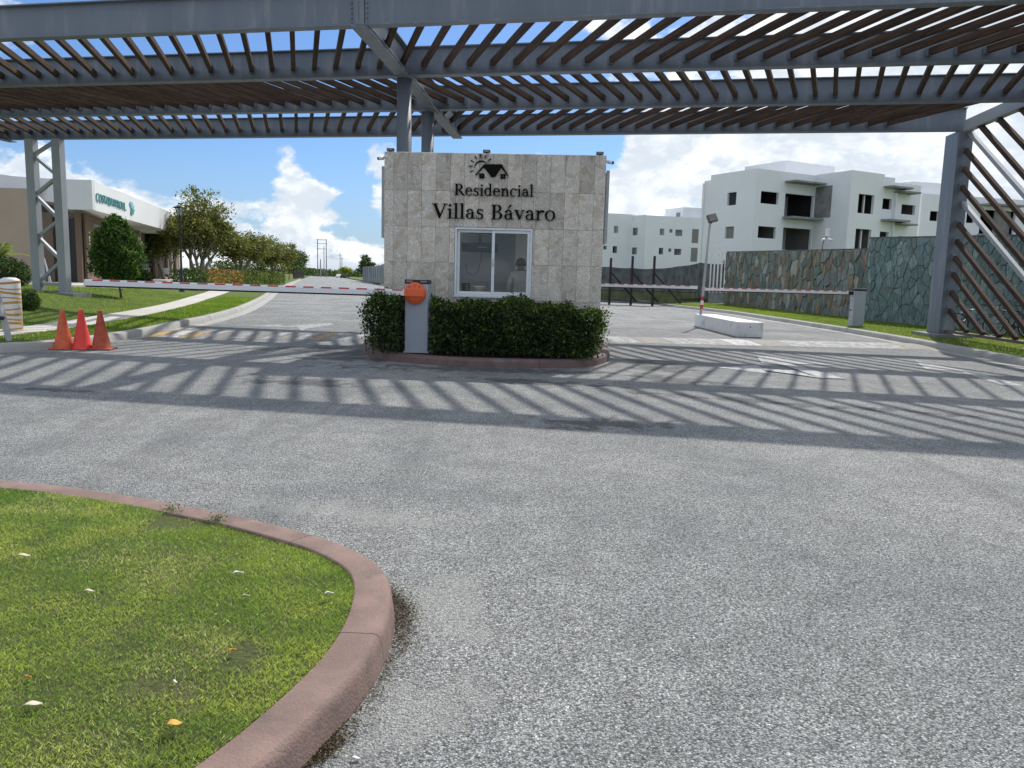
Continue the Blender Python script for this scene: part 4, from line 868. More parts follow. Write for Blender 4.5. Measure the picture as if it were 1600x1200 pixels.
# bicycles behind the slatted screen
def bicycle(x, y, z, rz, m, label):
    t = tag(empty('bicycle', (x, y, z), rz), label, 'bicycle', 'bicycles parked behind the screen')
    t.rotation_euler = (R(6), 0, rz)
    for wx in (-.52, .52):
        w = empty('wheel', (wx, 0, .33)); w.parent = t
        for nm, rr, rt, mm in (('tyre', .325, .018, 'rubber'), ('rim', .300, .010, 'silver')):
            mb = MB(); n, k = 32, 6
            for a in range(n):
                for b in range(k):
                    A, B = 2 * math.pi * a / n, 2 * math.pi * b / k; q = rr + rt * math.cos(B); mb.v.append((q * math.cos(A), rt * math.sin(B), q * math.sin(A)))
            for a in range(n):
                for b in range(k): mb.f.append((a * k + b, ((a + 1) % n) * k + b, ((a + 1) % n) * k + (b + 1) % k, a * k + (b + 1) % k)); mb.sm.append(True)
            mb.build(nm, M[mm], w)
        mb = MB()
        for a in range(12): A = 2 * math.pi * a / 12; mb.tube([(0, 0, 0), (.3 * math.cos(A), 0, .3 * math.sin(A))], .003, 3)
        mb.tube([(0, -.05, 0), (0, .05, 0)], .018, 8); mb.build('spokes', M['silver'], w)
    A, B, Cc, Hh, Ss = Vector((-.52, 0, .33)), Vector((.52, 0, .33)), Vector((-.05, 0, .30)), Vector((.38, 0, .78)), Vector((-.18, 0, .76))
    mb = MB()
    for p, q, r_ in ((Cc, Ss, .017), (Cc, Hh - Vector((0, 0, .1)), .020), (Ss, Hh, .018), (A, Ss, .011), (A, Cc, .012)): mb.tube([p, q], r_, 8)
    mb.build('bicycle_frame', M[m], t); MB().tube([B, Vector((.42, 0, .62)), Hh + Vector((-.03, 0, .12))], .015, 8).build('fork', M['silver'], t)
    MB().tube([Hh + Vector((-.10, -.27, .16)), Hh + Vector((-.02, -.15, .14)), Hh + Vector((-.02, .15, .14)), Hh + Vector((-.10, .27, .16))], .012, 8).build('handlebar', M['black'], t)
    MB().tube([Ss, Ss + Vector((-.03, 0, .14))], .013, 8).build('seat_post', M['silver'], t)
    MB().add([(-.34, -.07, .92), (-.34, .07, .92), (-.08, .02, .92), (-.08, -.02, .92), (-.33, -.05, .95), (-.33, .05, .95), (-.1, .012, .94), (-.1, -.012, .94)], [(0, 1, 2, 3), (4, 7, 6, 5), (0, 4, 5, 1), (1, 5, 6, 2), (2, 6, 7, 3), (3, 7, 4, 0)]).build('saddle', M['black'], t)
    MB().tube([(-.05, -.02, .3), (-.05, .02, .3)], .09, 16).build('chainring', M['black'], t); MB().tube([Cc + Vector((0, -.04, 0)), Cc + Vector((.14, -.05, -.08)), Cc + Vector((.14, -.12, -.08))], .01, 6).build('pedal', M['black'], t)
    return t
bicycle(13.45, 22.5, .19, R(140), 'blue', 'light blue bicycle with pale rims leaning behind the slatted screen')
bicycle(14.35, 22.3, .19, R(150), 'black', 'black bicycle parked behind the blue one near the slate wall')

# ================================================================== STONE WALLS
def clip_poly(poly, nx, ny, c):
    out = []
    for i in range(len(poly)):
        a, b = poly[i], poly[(i + 1) % len(poly)]; da = a[0] * nx + a[1] * ny - c; db = b[0] * nx + b[1] * ny - c
        if da <= 0: out.append(a)
        if (da < 0) != (db < 0) and abs(da - db) > 1e-12: t = da / (da - db); out.append((a[0] + (b[0] - a[0]) * t, a[1] + (b[1] - a[1]) * t))
    return out
def stone_wall(p, q, zt0, zt1, cw, ch, m, label, name, th=.35, rel=1.0):
    p, q = Vector((*p, 0)), Vector((*q, 0)); L = (q - p).length; u = (q - p).normalized(); out = Vector((u.y, -u.x, 0))
    if out.dot(-p) < 0: out = -out
    t = tag(empty(name, tuple(p)), label, 'stone wall')
    top = lambda s: zt0 + (zt1 - zt0) * s / L; z0 = .12
    MB().prism([(0, z0), (L, z0), (L, zt1 - .02), (0, zt0 - .02)], -th, -.035, ((0, 0, 0), u, Zv, out)).build('wall_core', M['mortar'], t, recalc=True)
    MB().prism([(-.02, zt0 - .017), (L + .02, zt1 - .017), (L + .02, zt1 + .03), (-.02, zt0 + .03)], -th - .02, .01, ((0, 0, 0), u, Zv, out)).build('coping', M['mortar'], t, recalc=True)
    pts = []; nx, nzz = int(L / cw), int(3.4 / ch) + 1; H = max(zt0, zt1)
    for i in range(-1, nx + 2):
        for j in range(-1, nzz + 2):
            pts.append(((i + .5 * (j % 2) + random.uniform(-.62, .62)) * L / nx, z0 + (j + random.uniform(-.62, .62)) * ch))
    ar = np.array(pts)
    for i, (x, z) in enumerate(pts):
        if not (-.3 < x < L + .3 and z < H + .3): continue
        poly = [(0, z0 + .01), (L, z0 + .01), (L, zt1 - .02), (0, zt0 - .02)]
        dd = np.hypot((ar[:, 0] - x) * 1.7, (ar[:, 1] - z))
        for j in np.argsort(dd)[1:22]:
            a, b = pts[j]; nx_v, nz_v = (a - x) * 2.6, b - z; c = (2.6 * (a * a - x * x) + b * b - z * z) / 2
            poly = clip_poly(poly, nx_v, nz_v, c)
            if len(poly) < 3: break
        if len(poly) < 3: continue
        cx = sum(a for a, _ in poly) / len(poly); cz = sum(b for _, b in poly) / len(poly)
        w = max(a for a, _ in poly) - min(a for a, _ in poly)
        if w < .06: continue
        k = 1 - .010 / max(w, .1) * 1.6; loc = [((a - cx) * k + random.uniform(-.012, .012), (b - cz) * k + random.uniform(-.012, .012)) for a, b in poly]
        pr = random.uniform(-.002, .05) * rel; n = len(loc); tx, tz = random.uniform(-.09, .09) * rel, random.uniform(-.07, .07) * rel
        mb = MB(); C0 = u * cx + Zv * cz
        mb.v = [tuple(u * a + Zv * b + out * (-.033)) for a, b in loc] + [tuple(u * a + Zv * b + out * (pr * .55 + a * tx * .6 + b * tz * .6)) for a, b in loc] + [tuple(u * a * .90 + Zv * b * .90 + out * (pr + .008 + a * tx + b * tz)) for a, b in loc]
        mb.f = [(i_, (i_ + 1) % n, n + (i_ + 1) % n, n + i_) for i_ in range(n)] + [(n + i_, n + (i_ + 1) % n, 2 * n + (i_ + 1) % n, 2 * n + i_) for i_ in range(n)] + [tuple(range(2 * n, 3 * n))]
        mb.sm = [False] * len(mb.f); o = mb.build('stone', m, t, recalc=False); o.location = C0
stone_wall((14.95, 32.2), (13.95, 51.6), 3.12, 3.62, .37, .60, M['stone'], 'boundary wall clad in mixed grey, rust and ochre flagstones behind the right barrier', 'stone_wall')
stone_wall((14.32, 31.75), (16.25, 19.2), 3.52, 3.05, .27, .52, M['slate'], 'taller boundary wall clad in dark green slate behind the bicycles', 'slate_wall', rel=.45)

# white slatted gate post and shade net fence
t = tag(empty('slatted_gate', (13.75, 55, .15)), 'white vertical bar screen on a grey base at the far end of the stone wall', 'gate')
MB().box((.56, 0, .38), (1.25, .5, .76)).build('base', M['rawc'], t, bevel=.02)
for k in range(5): MB().box((.06 + k * .255, 0, 2.33), (.095, .08, 3.13)).build('bar', M['whitep'], t)
t = tag(empty('net_fence', (5.0, 51, 0)), 'black shade net fence on dark timber posts in front of the white apartments', 'fence')
fp = [(3.0, 53, 2.5), (6.15, 50.2, 2.42), (7.45, 49.6, 2.38), (8.75, 49.1, 2.36), (10.8, 51.6, 2.6), (13.2, 55.6, 2.98), (15.2, 56.2, 2.95)]
for (x0, y0, a0), (x1, y1, a1) in zip(fp[:-1], fp[1:]):
    mb = MB(); n = 6
    for i in range(n + 1):
        q = i / n; sag = .05 * math.sin(math.pi * q); x, y = x0 + (x1 - x0) * q, y0 + (y1 - y0) * q; mb.v += [(x - 5, y - 51, .12), (x - 5, y - 51, a0 + (a1 - a0) * q - sag)]
    mb.f = [(2 * i, 2 * i + 2, 2 * i + 3, 2 * i + 1) for i in range(n)]; mb.sm = [False] * n; mb.build('net_panel', M['net'], t)
for x, y, h in ((3.0, 53, 3.0), (6.15, 50.2, 2.98), (7.45, 49.6, 3.12), (8.75, 49.1, 3.14)):
    MB().box((x - 5, y - 51 - .1, h / 2), (.14, .12, h)).build('post', M['timber'], t)
    MB().bar((x - 5, y - 51 - .18, 2.1), (x - 5 + 1.75, y - 51 - .22, .22), .09, .09).build('brace', M['timber'], t)

# ================================================================== BUILDINGS
def dz_(az): a = R(az); return Vector((math.sin(a), math.cos(a), 0))
def facade(par, p, az, L, z1, holes, m='white', z0=-.05, th=.24, glazed=False, room=2.2, s0=0.0, wname='window'):
    d = dz_(az); p = Vector((*p, 0)); o0 = par.location.copy(); nin = Vector((d.y, -d.x, 0))
    if nin.dot(p + d * L / 2) < 0: nin = -nin
    xs = sorted({s0, L} | {h[0] for h in holes} | {h[1] for h in holes}); zs_ = sorted({z0, z1} | {h[2] for h in holes} | {h[3] for h in holes})
    mb = MB(); org = p - o0; org.z = 0
    def inh(x, z): return any(h[0] < x < h[1] and h[2] < z < h[3] for h in holes)
    for i in range(len(xs) - 1):
        j = 0
        while j < len(zs_) - 1:
            xm = (xs[i] + xs[i + 1]) / 2
            if inh(xm, (zs_[j] + zs_[j + 1]) / 2): j += 1; continue
            k = j
            while k + 1 < len(zs_) - 1 and not inh(xm, (zs_[k + 1] + zs_[k + 2]) / 2): k += 1
            mb.prism([(xs[i], zs_[j]), (xs[i + 1], zs_[j]), (xs[i + 1], zs_[k + 1]), (xs[i], zs_[k + 1])], 0, th, (org, d, Zv, nin)); j = k + 1
    mb.build('wall', M[m], par, recalc=True)
    for h in holes:
        a, b, c, e = h[:4]; w = None
        if glazed:
            w = MB()
            for q in ([(a, c), (a + .05, c), (a + .05, e), (a, e)], [(b - .05, c), (b, c), (b, e), (b - .05, e)], [(a + .05, c), (b - .05, c), (b - .05, c + .05), (a + .05, c + .05)], [(a + .05, e - .05), (b - .05, e - .05), (b - .05, e), (a + .05, e)], [((a + b) / 2 - .02, c + .05), ((a + b) / 2 + .02, c + .05), ((a + b) / 2 + .02, e - .05), ((a + b) / 2 - .02, e - .05)]): w.prism(q, .10, .16, (org, d, Zv, nin))
            w = w.build(wname, M['rawc'], par, recalc=True)
            MB().prism([(a + .03, c + .03), (b - .03, c + .03), (b - .03, e - .03), (a + .03, e - .03)], .125, .135, (org, d, Zv, nin)).build('pane', M['darkglass'], w, recalc=True)
            MB().prism([(a - .1, c - .1), (b + .1, c - .1), (b + .1, e + .1), (a - .1, e + .1)], .9, 1.0, (org, d, Zv, nin)).build('room', M['dark'], w, recalc=True)
        else:
            mk = h[4] if len(h) > 4 else 'dark'; r_ = room; w = MB(); g_ = .02
            O = (org, d, Zv, nin)
            w.prism([(a - .3, c - .3), (b + .3, c - .3), (b + .3, e + .3), (a - .3, e + .3)], r_, r_ + .1, O)
            w.prism([(a - .4, c - .3), (a - .3, c - .3), (a - .3, e + .3), (a - .4, e + .3)], th + g_, r_, O); w.prism([(b + .3, c - .3), (b + .4, c - .3), (b + .4, e + .3), (b + .3, e + .3)], th + g_, r_, O)
            w.prism([(a - .3, e + .2), (b + .3, e + .2), (b + .3, e + .3), (a - .3, e + .3)], th + g_, r_, O); w.prism([(a - .3, c - .3), (b + .3, c - .3), (b + .3, c - .2), (a - .3, c - .2)], th + g_, r_, O)
            w.build('window_opening', M[mk], par, recalc=True)
def slab(par, p, az, s0, s1, z0, z1, proud, m='rawc', name='balcony_slab', back=0.0):
    d = dz_(az); p = Vector((*p, 0)); org = p - par.location; org.z = 0; nin = Vector((d.y, -d.x, 0))
    if nin.dot(p) < 0: nin = -nin
    return MB().prism([(s0, z0), (s1, z0), (s1, z1), (s0, z1)], -proud, -.003 + back, (org, d, Zv, nin)).build(name, M[m], par, recalc=True)
def roof(par, pts, z, m='white', th=.15, name='roof'):
    o = par.location; return MB().prism([(x - o.x, y - o.y) for x, y in pts], z - th, z, ((0, 0, 0), (1, 0, 0), (0, 1, 0), (0, 0, 1))).build(name, M[m], par, recalc=True)
def P2(p, az, s): d = dz_(az); return (p[0] + d.x * s, p[1] + d.y * s)

b = tag(empty('apartment_building', (19.32, 64.0, 0)), 'nearest white unfinished apartment building with dark balcony opening and raw concrete slabs', 'apartment building')
A = (19.32, 64.0); Bp = P2(A, 62, 6.87); Cp = P2(Bp, 152, 3.56)
facade(b, A, -28, 5.34, 10.85, [(2.13, 3.19, 8.11, 9.18), (2.17, 3.21, 5.35, 6.35, 'grey_in'), (2.17, 3.21, 2.5, 3.5)], s0=.243)
facade(b, P2(P2(A, -28, 5.36), 62, .35), -28, 1.2, 10.5, [])
facade(b, A, 62, 6.87, 10.85, [(.63, 2.62, 8.14, 9.12), (.58, 2.58, 5.36, 6.31, 'grey_in'), (3.38, 6.75, 7.26, 9.14), (3.42, 6.81, 4.5, 6.35, 'grey_in')], room=3.4)
facade(b, Bp, 152, 3.31, 10.92, [])
slab(b, Bp, 152, .03, 1.75, 7.28, 9.9, .012, 'rawc', 'bare_concrete_panel')
facade(b, Cp, 62, 3.99, 10.93, [(1.02, 2.93, 7.6, 9.14), (1.02, 2.93, 4.6, 6.34, 'grey_in')], room=3)
facade(b, P2(Cp, 62, 3.99), 62, 1.35, 10.73, [(.03, 1.2, 8.11, 8.99), (.03, 1.15, 5.2, 6.25, 'grey_in')])
facade(b, P2(Cp, 62, 5.35), 62, 3.45, 10.38, [(1.15, 2.95, 7.85, 8.67, 'grey_in'), (1.15, 2.9, 5.0, 6.0, 'grey_in')])
slab(b, A, 62, 3.2, 6.80, 9.98, 10.12, 1.15); slab(b, A, 62, 3.2, 6.80, 7.04, 7.22, 1.15); slab(b, Cp, 62, 3.98, 6.6, 9.82, 9.97, .9); slab(b, Cp, 62, 5.45, 7.5, 9.50, 9.64, 1.0); slab(b, Cp, 62, 3.98, 6.6, 7.10, 7.26, .9); slab(b, Cp, 62, 5.45, 7.5, 6.88, 7.0, 1.0)
slab(b, Cp, 62, 5.36, 5.50, 5.9, 9.5, .25, 'white', 'fin')
for s in (2.2,): slab(b, Cp, 62, s, s + .12, 7.6, 9.14, -.4, 'wall2', 'door_frame', back=.55); slab(b, Cp, 62, s, s + .12, 4.6, 6.34, -.4, 'wall2', 'door_frame', back=.55)
e = P2(Cp, 62, 8.8); roof(b, [P2(P2(A, -28, .25), 62, .26), P2(Bp, -28, .25), P2(P2(Cp, 62, .25), -28, .25), P2(P2(Cp, 62, 8.5), -28, .3), P2(P2(Cp, 62, 8.5), -28, 13), P2(P2(A, -28, 6.4), 62, .8)], 10.25)
facade(b, e, -28, 13, 10.38, [], s0=.243); facade(b, P2(P2(A, 62, .25), -28, 6.4), 62, 14, 10.3, [])
pc = (23.6, 69.8)
facade(b, pc, -28, 5.0, 12.45, [], s0=.243); facade(b, pc, 62, 6.2, 12.45, []); roof(b, [P2(P2(pc, -28, .26), 62, .26), P2(P2(pc, 62, 6.19), -28, .26), P2(P2(pc, 62, 6.19), -28, 4.9), P2(P2(pc, -28, 4.9), 62, .26)], 12.2); facade(b, P2(pc, 62, 6.2), -28, 5, 12.45, [], s0=.243)

b = tag(empty('apartment_building', (19.11, 116, 0)), 'farthest white apartment block with rows of small glazed windows, left of the others', 'apartment building')
E0 = (19.11, 116.0)
facade(b, E0, 75, 9.9, 11.3, [(2.37, 3.09, 8.49, 9.47), (2.37, 3.07, 5.66, 6.65), (3.91, 4.42, 8.92, 9.46), (3.91, 4.39, 6.09, 6.61), (4.89, 6.05, 8.49, 9.43), (4.88, 6.04, 5.67, 6.6)], glazed=True, s0=0)
facade(b, P2(E0, 75, 9.9), 75, 9, 11.3, []); slab(b, E0, 75, 7.65, 8.74, 7.55, 9.62, .01, 'grey_in', 'stair_shade_panel'); slab(b, E0, 75, 7.64, 8.73, 4.77, 6.84, .01, 'grey_in', 'stair_shade_panel')  # stair openings are flat panels, their shade put into the colour
facade(b, E0, -28, 3.4, 11.38, [(1.86, 3.1, 8.46, 9.58), (1.83, 3.1, 5.61, 6.67)], glazed=True, s0=.243)
F0 = (14.09, 118.0)
facade(b, P2(F0, 75, -7), 75, 11.2, 11.6, [(7.67, 8.38, 8.71, 9.79), (7.62, 8.34, 5.74, 6.79), (6.1, 6.65, 6.22, 6.77)], glazed=True)
roof(b, [P2(P2(E0, -28, .3), 75, .4), P2(P2(E0, 75, 18.8), -28, .3), P2(P2(E0, 75, 18.8), -28, 10), P2(P2(E0, -28, 10), 75, .4)], 11.0); roof(b, [P2(P2(F0, 75, -7), -28, .3), P2(P2(F0, 75, 4.2), -28, .3), P2(P2(F0, 75, 4.2), -28, 9), P2(P2(F0, 75, -7), -28, 9)], 11.2)
pe = P2(P2(E0, 75, 7.2), -28, 1.5)
facade(b, pe, 75, 6, 12.9, []); facade(b, pe, -28, 4.5, 12.9, [(.8, 1.8, 11.5, 12.2)], glazed=True, s0=.243); roof(b, [P2(P2(pe, -28, .3), 75, .4), P2(P2(pe, 75, 5.9), -28, .3), P2(P2(pe, 75, 5.9), -28, 4.5), P2(P2(pe, -28, 4.4), 75, .4)], 12.7)

b = tag(empty('apartment_building', (38.49, 75, 0)), 'white unfinished apartment building seen past the right pillar and the slatted screen', 'apartment building')
G0 = (38.49, 75.0)
facade(b, G0, 75, 22, 10.55, [(1.11, 2.12, 8.05, 8.97), (5.4, 6.37, 8.05, 9.1), (7.04, 11.29, 7.06, 9.4), (13, 15, 8.0, 9.0), (1.1, 2.1, 5.2, 6.1, 'grey_in')], room=3)
slab(b, G0, 75, 6.9, 11.4, 9.75, 9.93, 1.1); slab(b, G0, 75, 6.9, 11.4, 6.9, 7.06, 1.1); slab(b, G0, 75, 9.2, 11.25, 7.07, 9.7, -.5, 'rawc', 'bare_concrete_panel', back=.6)
facade(b, G0, -28, 10, 10.55, [], s0=.243); roof(b, [P2(P2(G0, -28, .3), 75, .4), P2(P2(G0, 75, 21.9), -28, .3), P2(P2(G0, 75, 21.9), -28, 9.9), P2(P2(G0, -28, 9.9), 75, .4)], 10.2)
pg = P2(P2(G0, 75, .9), -28, 2); facade(b, pg, 75, 6.5, 11.9, []); facade(b, pg, -28, 5, 11.9, [], s0=.243); roof(b, [P2(P2(pg, -28, .3), 75, .4), P2(P2(pg, 75, 6.4), -28, .3), P2(P2(pg, 75, 6.4), -28, 4.9), P2(P2(pg, -28, 4.9), 75, .4)], 11.7)

# shop with white fascia on the left
st = tag(empty('shop_building', (-21.2, 38, 0)), 'low beige and brown shop building with a deep white fascia and teal sign letters', 'shop'); so = st.location
def sb_(mb, name, m, par=st, **k): mb.v = [(x - so.x, y - so.y, z) for x, y, z in mb.v]; return mb.build(name, M[m], par, **k)
fe = P2((-19.45, 36.0), -14, 36)
fs = [(-36, 48, 7.2, 6.2), (-29.57, 44, 6.6, 5.59), (-27.2, 42.5, 6.26, 5.35), (-24.9, 40, 5.94, 4.85), (-22.1, 37.5, 5.62, 4.53), (-20.75, 36, 5.45, 4.12), (-19.45, 36, 5.45, 4.12), (fe[0], fe[1], 5.45, 4.12)]
for i in range(len(fs) - 1):
    (x0, y0, t0, b0), (x1, y1, t1, b1) = fs[i], fs[i + 1]; d = Vector((x1 - x0, y1 - y0, 0)).normalized(); n = Vector((-d.y, d.x, 0)) * .25
    sb_(MB().add([(x0, y0, b0), (x1, y1, b1), (x1, y1, t1), (x0, y0, t0), (x0 + n.x, y0 + n.y, b0), (x1 + n.x, y1 + n.y, b1), (x1 + n.x, y1 + n.y, t1), (x0 + n.x, y0 + n.y, t0)], [(0, 1, 2, 3), (7, 6, 5, 4), (0, 4, 5, 1), (3, 2, 6, 7), (0, 3, 7, 4), (1, 5, 6, 2)]), 'fascia_panel', 'fascia')
sb_(MB().add([(x, y, b_ + .01) for x, y, _, b_ in fs[3:]] + [(-34, 70, 4.13), (-25.3, 42, 4.9)], [(0, 1, 2, 3, 4, 5, 6)]), 'soffit', 'fascia')
sb_(MB().add([(x, y, b_ + .01) for x, y, _, b_ in fs[:4]] + [(-25.3, 42, 4.9), (-36, 50, 6.2)], [(0, 1, 2, 3, 4, 5)]), 'soffit', 'fascia')
sb_(MB().add([(x + (.1 if x > -19.6 else 0) * -1, y + .2, 5.2) for x, y, _, _ in fs[4:]] + [(-45, 72, 5.2), (-45, 50, 5.2)], [(0, 1, 2, 3, 4, 5)]), 'roof', 'rawc')
sb_(MB().bar((-40, 38.3, 2.4), (-23.55, 38.3, 2.4), .3, 5.6), 'wall', 'tan')
sb_(MB().bar((-23.545, 38.45, 2.1), (-22.72, 38.45, 2.1), .3, 4.0), 'wall', 'brown'); sb_(MB().bar((-21.22, 38.45, 2.1), (-21.1, 38.45, 2.1), .28, 4.0), 'wall', 'brown'); sb_(MB().bar((-22.715, 38.45, 4.0), (-21.225, 38.45, 4.0), .28, .25), 'wall', 'brown')
for x in (-22.70, -21.96): sb_(MB().box((x + .36, 38.5, 2.28), (.73, .06, 3.1)), 'door', 'dkdoor')
Wd = dz_(-18); W0p = Vector((-21.17, 38.0, 0)); hol = [(9.5, 14.5, .75, 3.5), (20.3, 27.1, .75, 3.5), (31.2, 36.2, .75, 3.5), (38.5, 43.5, .75, 3.5)]
facade(st, (-21.17, 38.0), -18, 47, 4.13, hol, 'brown', z0=.1, glazed=True)
for s in (17.4, 29.3, 37.3): slab(st, (-21.17, 38), -18, s, s + .45, .7, 4.1, .25, 'tan', 'pilaster')
for s, z in ((.95, 3.0), (19.4, 3.0), (29.0, 3.0), (37.9, 3.0)):
    slab(st, (-21.17, 38), -18, s - .2, s + .35, z - .42, z + .3, .06, 'brown', 'wall_lamp'); slab(st, (-21.17, 38), -18, s + .1, s + .32, z - .38, z + .26, .16, 'sconce', 'lamp_shade')
slab(st, (-21.17, 38), -18, 3.0, 6.6, 3.45, 3.75, .03, 'rawc', 'name_plate')
# sign lettering on the fascia
fd_ = dz_(-14); FN = Vector((fd_.y, -fd_.x, 0)); FO = Vector((-19.45, 36.0, 0))
cu = D.curves.new('sign', 'FONT'); cu.body = 'COSTABAVAROUL.'; cu.size = 1; cu.extrude = .03; tmp = D.objects.new('sign', cu); COL.objects.link(tmp)
bpy.context.view_layer.update(); me = D.meshes.new_from_object(tmp.evaluated_get(bpy.context.evaluated_depsgraph_get())); D.objects.remove(tmp)
xs_ = [v.co.x for v in me.vertices]; ys_ = [v.co.y for v in me.vertices]; kx_, ky_ = 5.7 / (max(xs_) - min(xs_)), .40 / (max(ys_) - min(ys_))
# one mesh per letter, split by loose pieces along the line
bm = bmesh.new(); bm.from_mesh(me); bm.verts.ensure_lookup_table(); seen = set(); isl = []
for v in bm.verts:
    if v.index in seen: continue
    st_ = [v]; comp = []; seen.add(v.index)
    while st_:
        w = st_.pop(); comp.append(w)
        for e_ in w.link_edges:
            o_ = e_.other_vert(w)
            if o_.index not in seen: seen.add(o_.index); st_.append(o_)
    isl.append(comp)
for comp in isl:
    ids = {v.index: i for i, v in enumerate(comp)}; fcs = {f for v in comp for f in v.link_faces}
    mb = MB()
    for v in comp:
        x = .54 + (v.co.x - min(xs_)) * kx_; z = 4.55 + (v.co.y - min(ys_)) * ky_; p = FO + fd_ * x + FN * (.035 + v.co.z * .6) + Zv * z; mb.v.append(tuple(p))
    mb.f = [tuple(ids[v.index] for v in f.verts) for f in fcs]; mb.sm = [False] * len(mb.f); sb_(mb, 'sign_letter', 'teal')
bm.free()
sh = empty('shell_logo'); sh.parent = st
for k in range(13):
    a = R(-95 + k * 17); r0 = .05; r1 = .30 + .06 * (k % 2); ww = .05; c = (7.35, 4.76); ca, sa = math.cos(a), math.sin(a)
    po = [(c[0] + (r0 * ca + .015 * sa) * 2.0, c[1] + r0 * sa - .015 * ca), (c[0] + (r1 * ca + ww * sa) * 2.0, c[1] + r1 * sa - ww * ca), (c[0] + (r1 + .03) * ca * 2.0, c[1] + (r1 + .03) * sa), (c[0] + (r1 * ca - ww * sa) * 2.0, c[1] + r1 * sa + ww * ca), (c[0] + (r0 * ca - .015 * sa) * 2.0, c[1] + r0 * sa + .015 * ca)]
    sb_(MB().prism(po, .003, .04 + .002 * k, (FO, fd_, Zv, FN)), 'shell_rib', 'teal' if k < 6 else 'teal2', sh, recalc=True)
# paved forecourt
tag(MB().add([(-60, 31, .735), (-18.6, 32.2, .735), (-18.3, 36, .735), (-21.5, 46, .735), (-34, 84, .735), (-60, 84, .735), (-60, 31, .1), (-18.6, 32.2, .1), (-18.3, 36, .1), (-21.5, 46, .1), (-34, 84, .1)], [(0, 1, 2, 3, 4, 5), (0, 6, 7, 1), (1, 7, 8, 2), (2, 8, 9, 3), (3, 9, 10, 4)]).build('forecourt', M['walk']), kind='structure')
t = tag(empty('easel', (-22.2, 36.6, .735)), 'white folding easel in front of the black shop door', 'easel')
for p, q in (((-.3, 0, 0), (0, .05, 1.15)), ((.3, 0, 0), (0, .05, 1.15)), ((0, .35, 0), (0, .05, 1.1)), ((-.02, 0, .9), (-.05, .0, 1.45)), ((-.1, 0, 0), (-.04, .04, 1.1))): MB().bar(p, q, .035, .035).build('leg', M['whitep'], t)
def wchair(s, off, label):
    p = W0p + Wd * s + Vector((Wd.y, -Wd.x, 0)) * off; t = tag(empty('garden_chair', (p.x, p.y, .735), R(20)), label, 'chair', 'white chairs outside the shop')
    MB().box((0, 0, .42), (.5, .48, .05)).build('seat', M['whitep'], t); MB().box((0, .23, .66), (.5, .04, .42)).build('backrest', M['whitep'], t)
    for x in (-.22, .22):
        for y in (-.2, .2): MB().box((x, y, .2), (.045, .045, .4)).build('leg', M['whitep'], t)
wchair(23.5, 1.2, 'white chair outside the shop window just right of the round tree'); wchair(33.5, 1.2, 'white chair outside the far shop window left of the lamp post')

# far end of the left road
fn = tag(empty('sheet_fence', (-18.6, 108, 0)), 'grey sheet metal fence along the right side of the far road', 'fence')
q0, q1 = Vector((-15.5, 104, 0)), Vector((-33.0, 168, 0)); n = 30
for k in range(n):
    a, c = q0.lerp(q1, k / n), q0.lerp(q1, (k + .985) / n); z = 3.15 + random.uniform(-.05, .05); o = Vector((-18.6, 108, 0)); off = Vector((.08 * (k % 2), 0, 0))
    MB().bar(a - o + off + Zv * z / 2, c - o + off + Zv * z / 2, .05, z).build('panel', M['fence'], fn)
t = tag(empty('utility_pylon', (-82, 330, 0)), 'tall twin pole utility frame rising at the far end of the left road', 'utility pole')
for x in (-1.8, 1.9): MB().tube([(x, 0, 0), (x, 0, 15.9)], [.22, .17], 8).build('pole', M['rawc'], t)
for z in (15.6, 14.0, 11.8): MB().bar((-2.1, 0, z), (2.2, 0, z), .2, .2).build('crossarm', M['rawc'], t)
MB().tube([(-.6, 0, 0), (-.6, 0, 7.5)], .28, 8).build('pole', M['conc'], t)
MB().tube([(.9, 0, 0), (.9, 0, 13)], .14, 8).build('pole', M['rawc'], t)
for i, (x, y, h) in enumerate(((-96, 400, 12), (-104, 440, 11))):
    t = tag(empty('utility_pole', (x + 6, y, 0)), ['slim utility pole just right of the twin pole frame', 'faintest utility pole beyond the twin pole frame'][i], 'utility pole', 'distant utility poles')
    MB().tube([(0, 0, 0), (0, 0, h)], .18, 8).build('pole', M['rawc'], t); MB().bar((-1.4, 0, h - 1), (1.4, 0, h - 1), .15, .15).build('crossarm', M['rawc'], t)
def car(x, y, rz, m, label):
    t = tag(empty('parked_car', (x, y, 0), rz), label, 'car', 'cars at the far end of the road')
    MB().prism([(-2.1, .3), (2.1, .3), (2.15, .8), (1.2, .92), (.7, 1.42), (-1.3, 1.45), (-1.9, .95), (-2.15, .85)], -.85, .85, ((0, 0, 0), (1, 0, 0), (0, 0, 1), (0, -1, 0))).build('body', M[m], t, bevel=.05, recalc=True)
    for s in (-1, 1): MB().prism([(1.0, .95), (.62, 1.34), (-1.2, 1.36), (-1.65, .98)], s * .86, s * .865, ((0, 0, 0), (1, 0, 0), (0, 0, 1), (0, -1, 0))).build('window', M['black'], t, recalc=True)
    for wx in (-1.3, 1.3):
        for s in (-1, 1): MB().tube([(wx, s * .72, .32), (wx, s * .9, .32)], .32, 14).build('wheel', M['rubber'], t)
car(-66.5, 296, R(75), 'white', 'small white car parked at the far end of the left road'); car(-63.5, 290, R(75), 'black', 'small dark car parked at the far end of the left road')

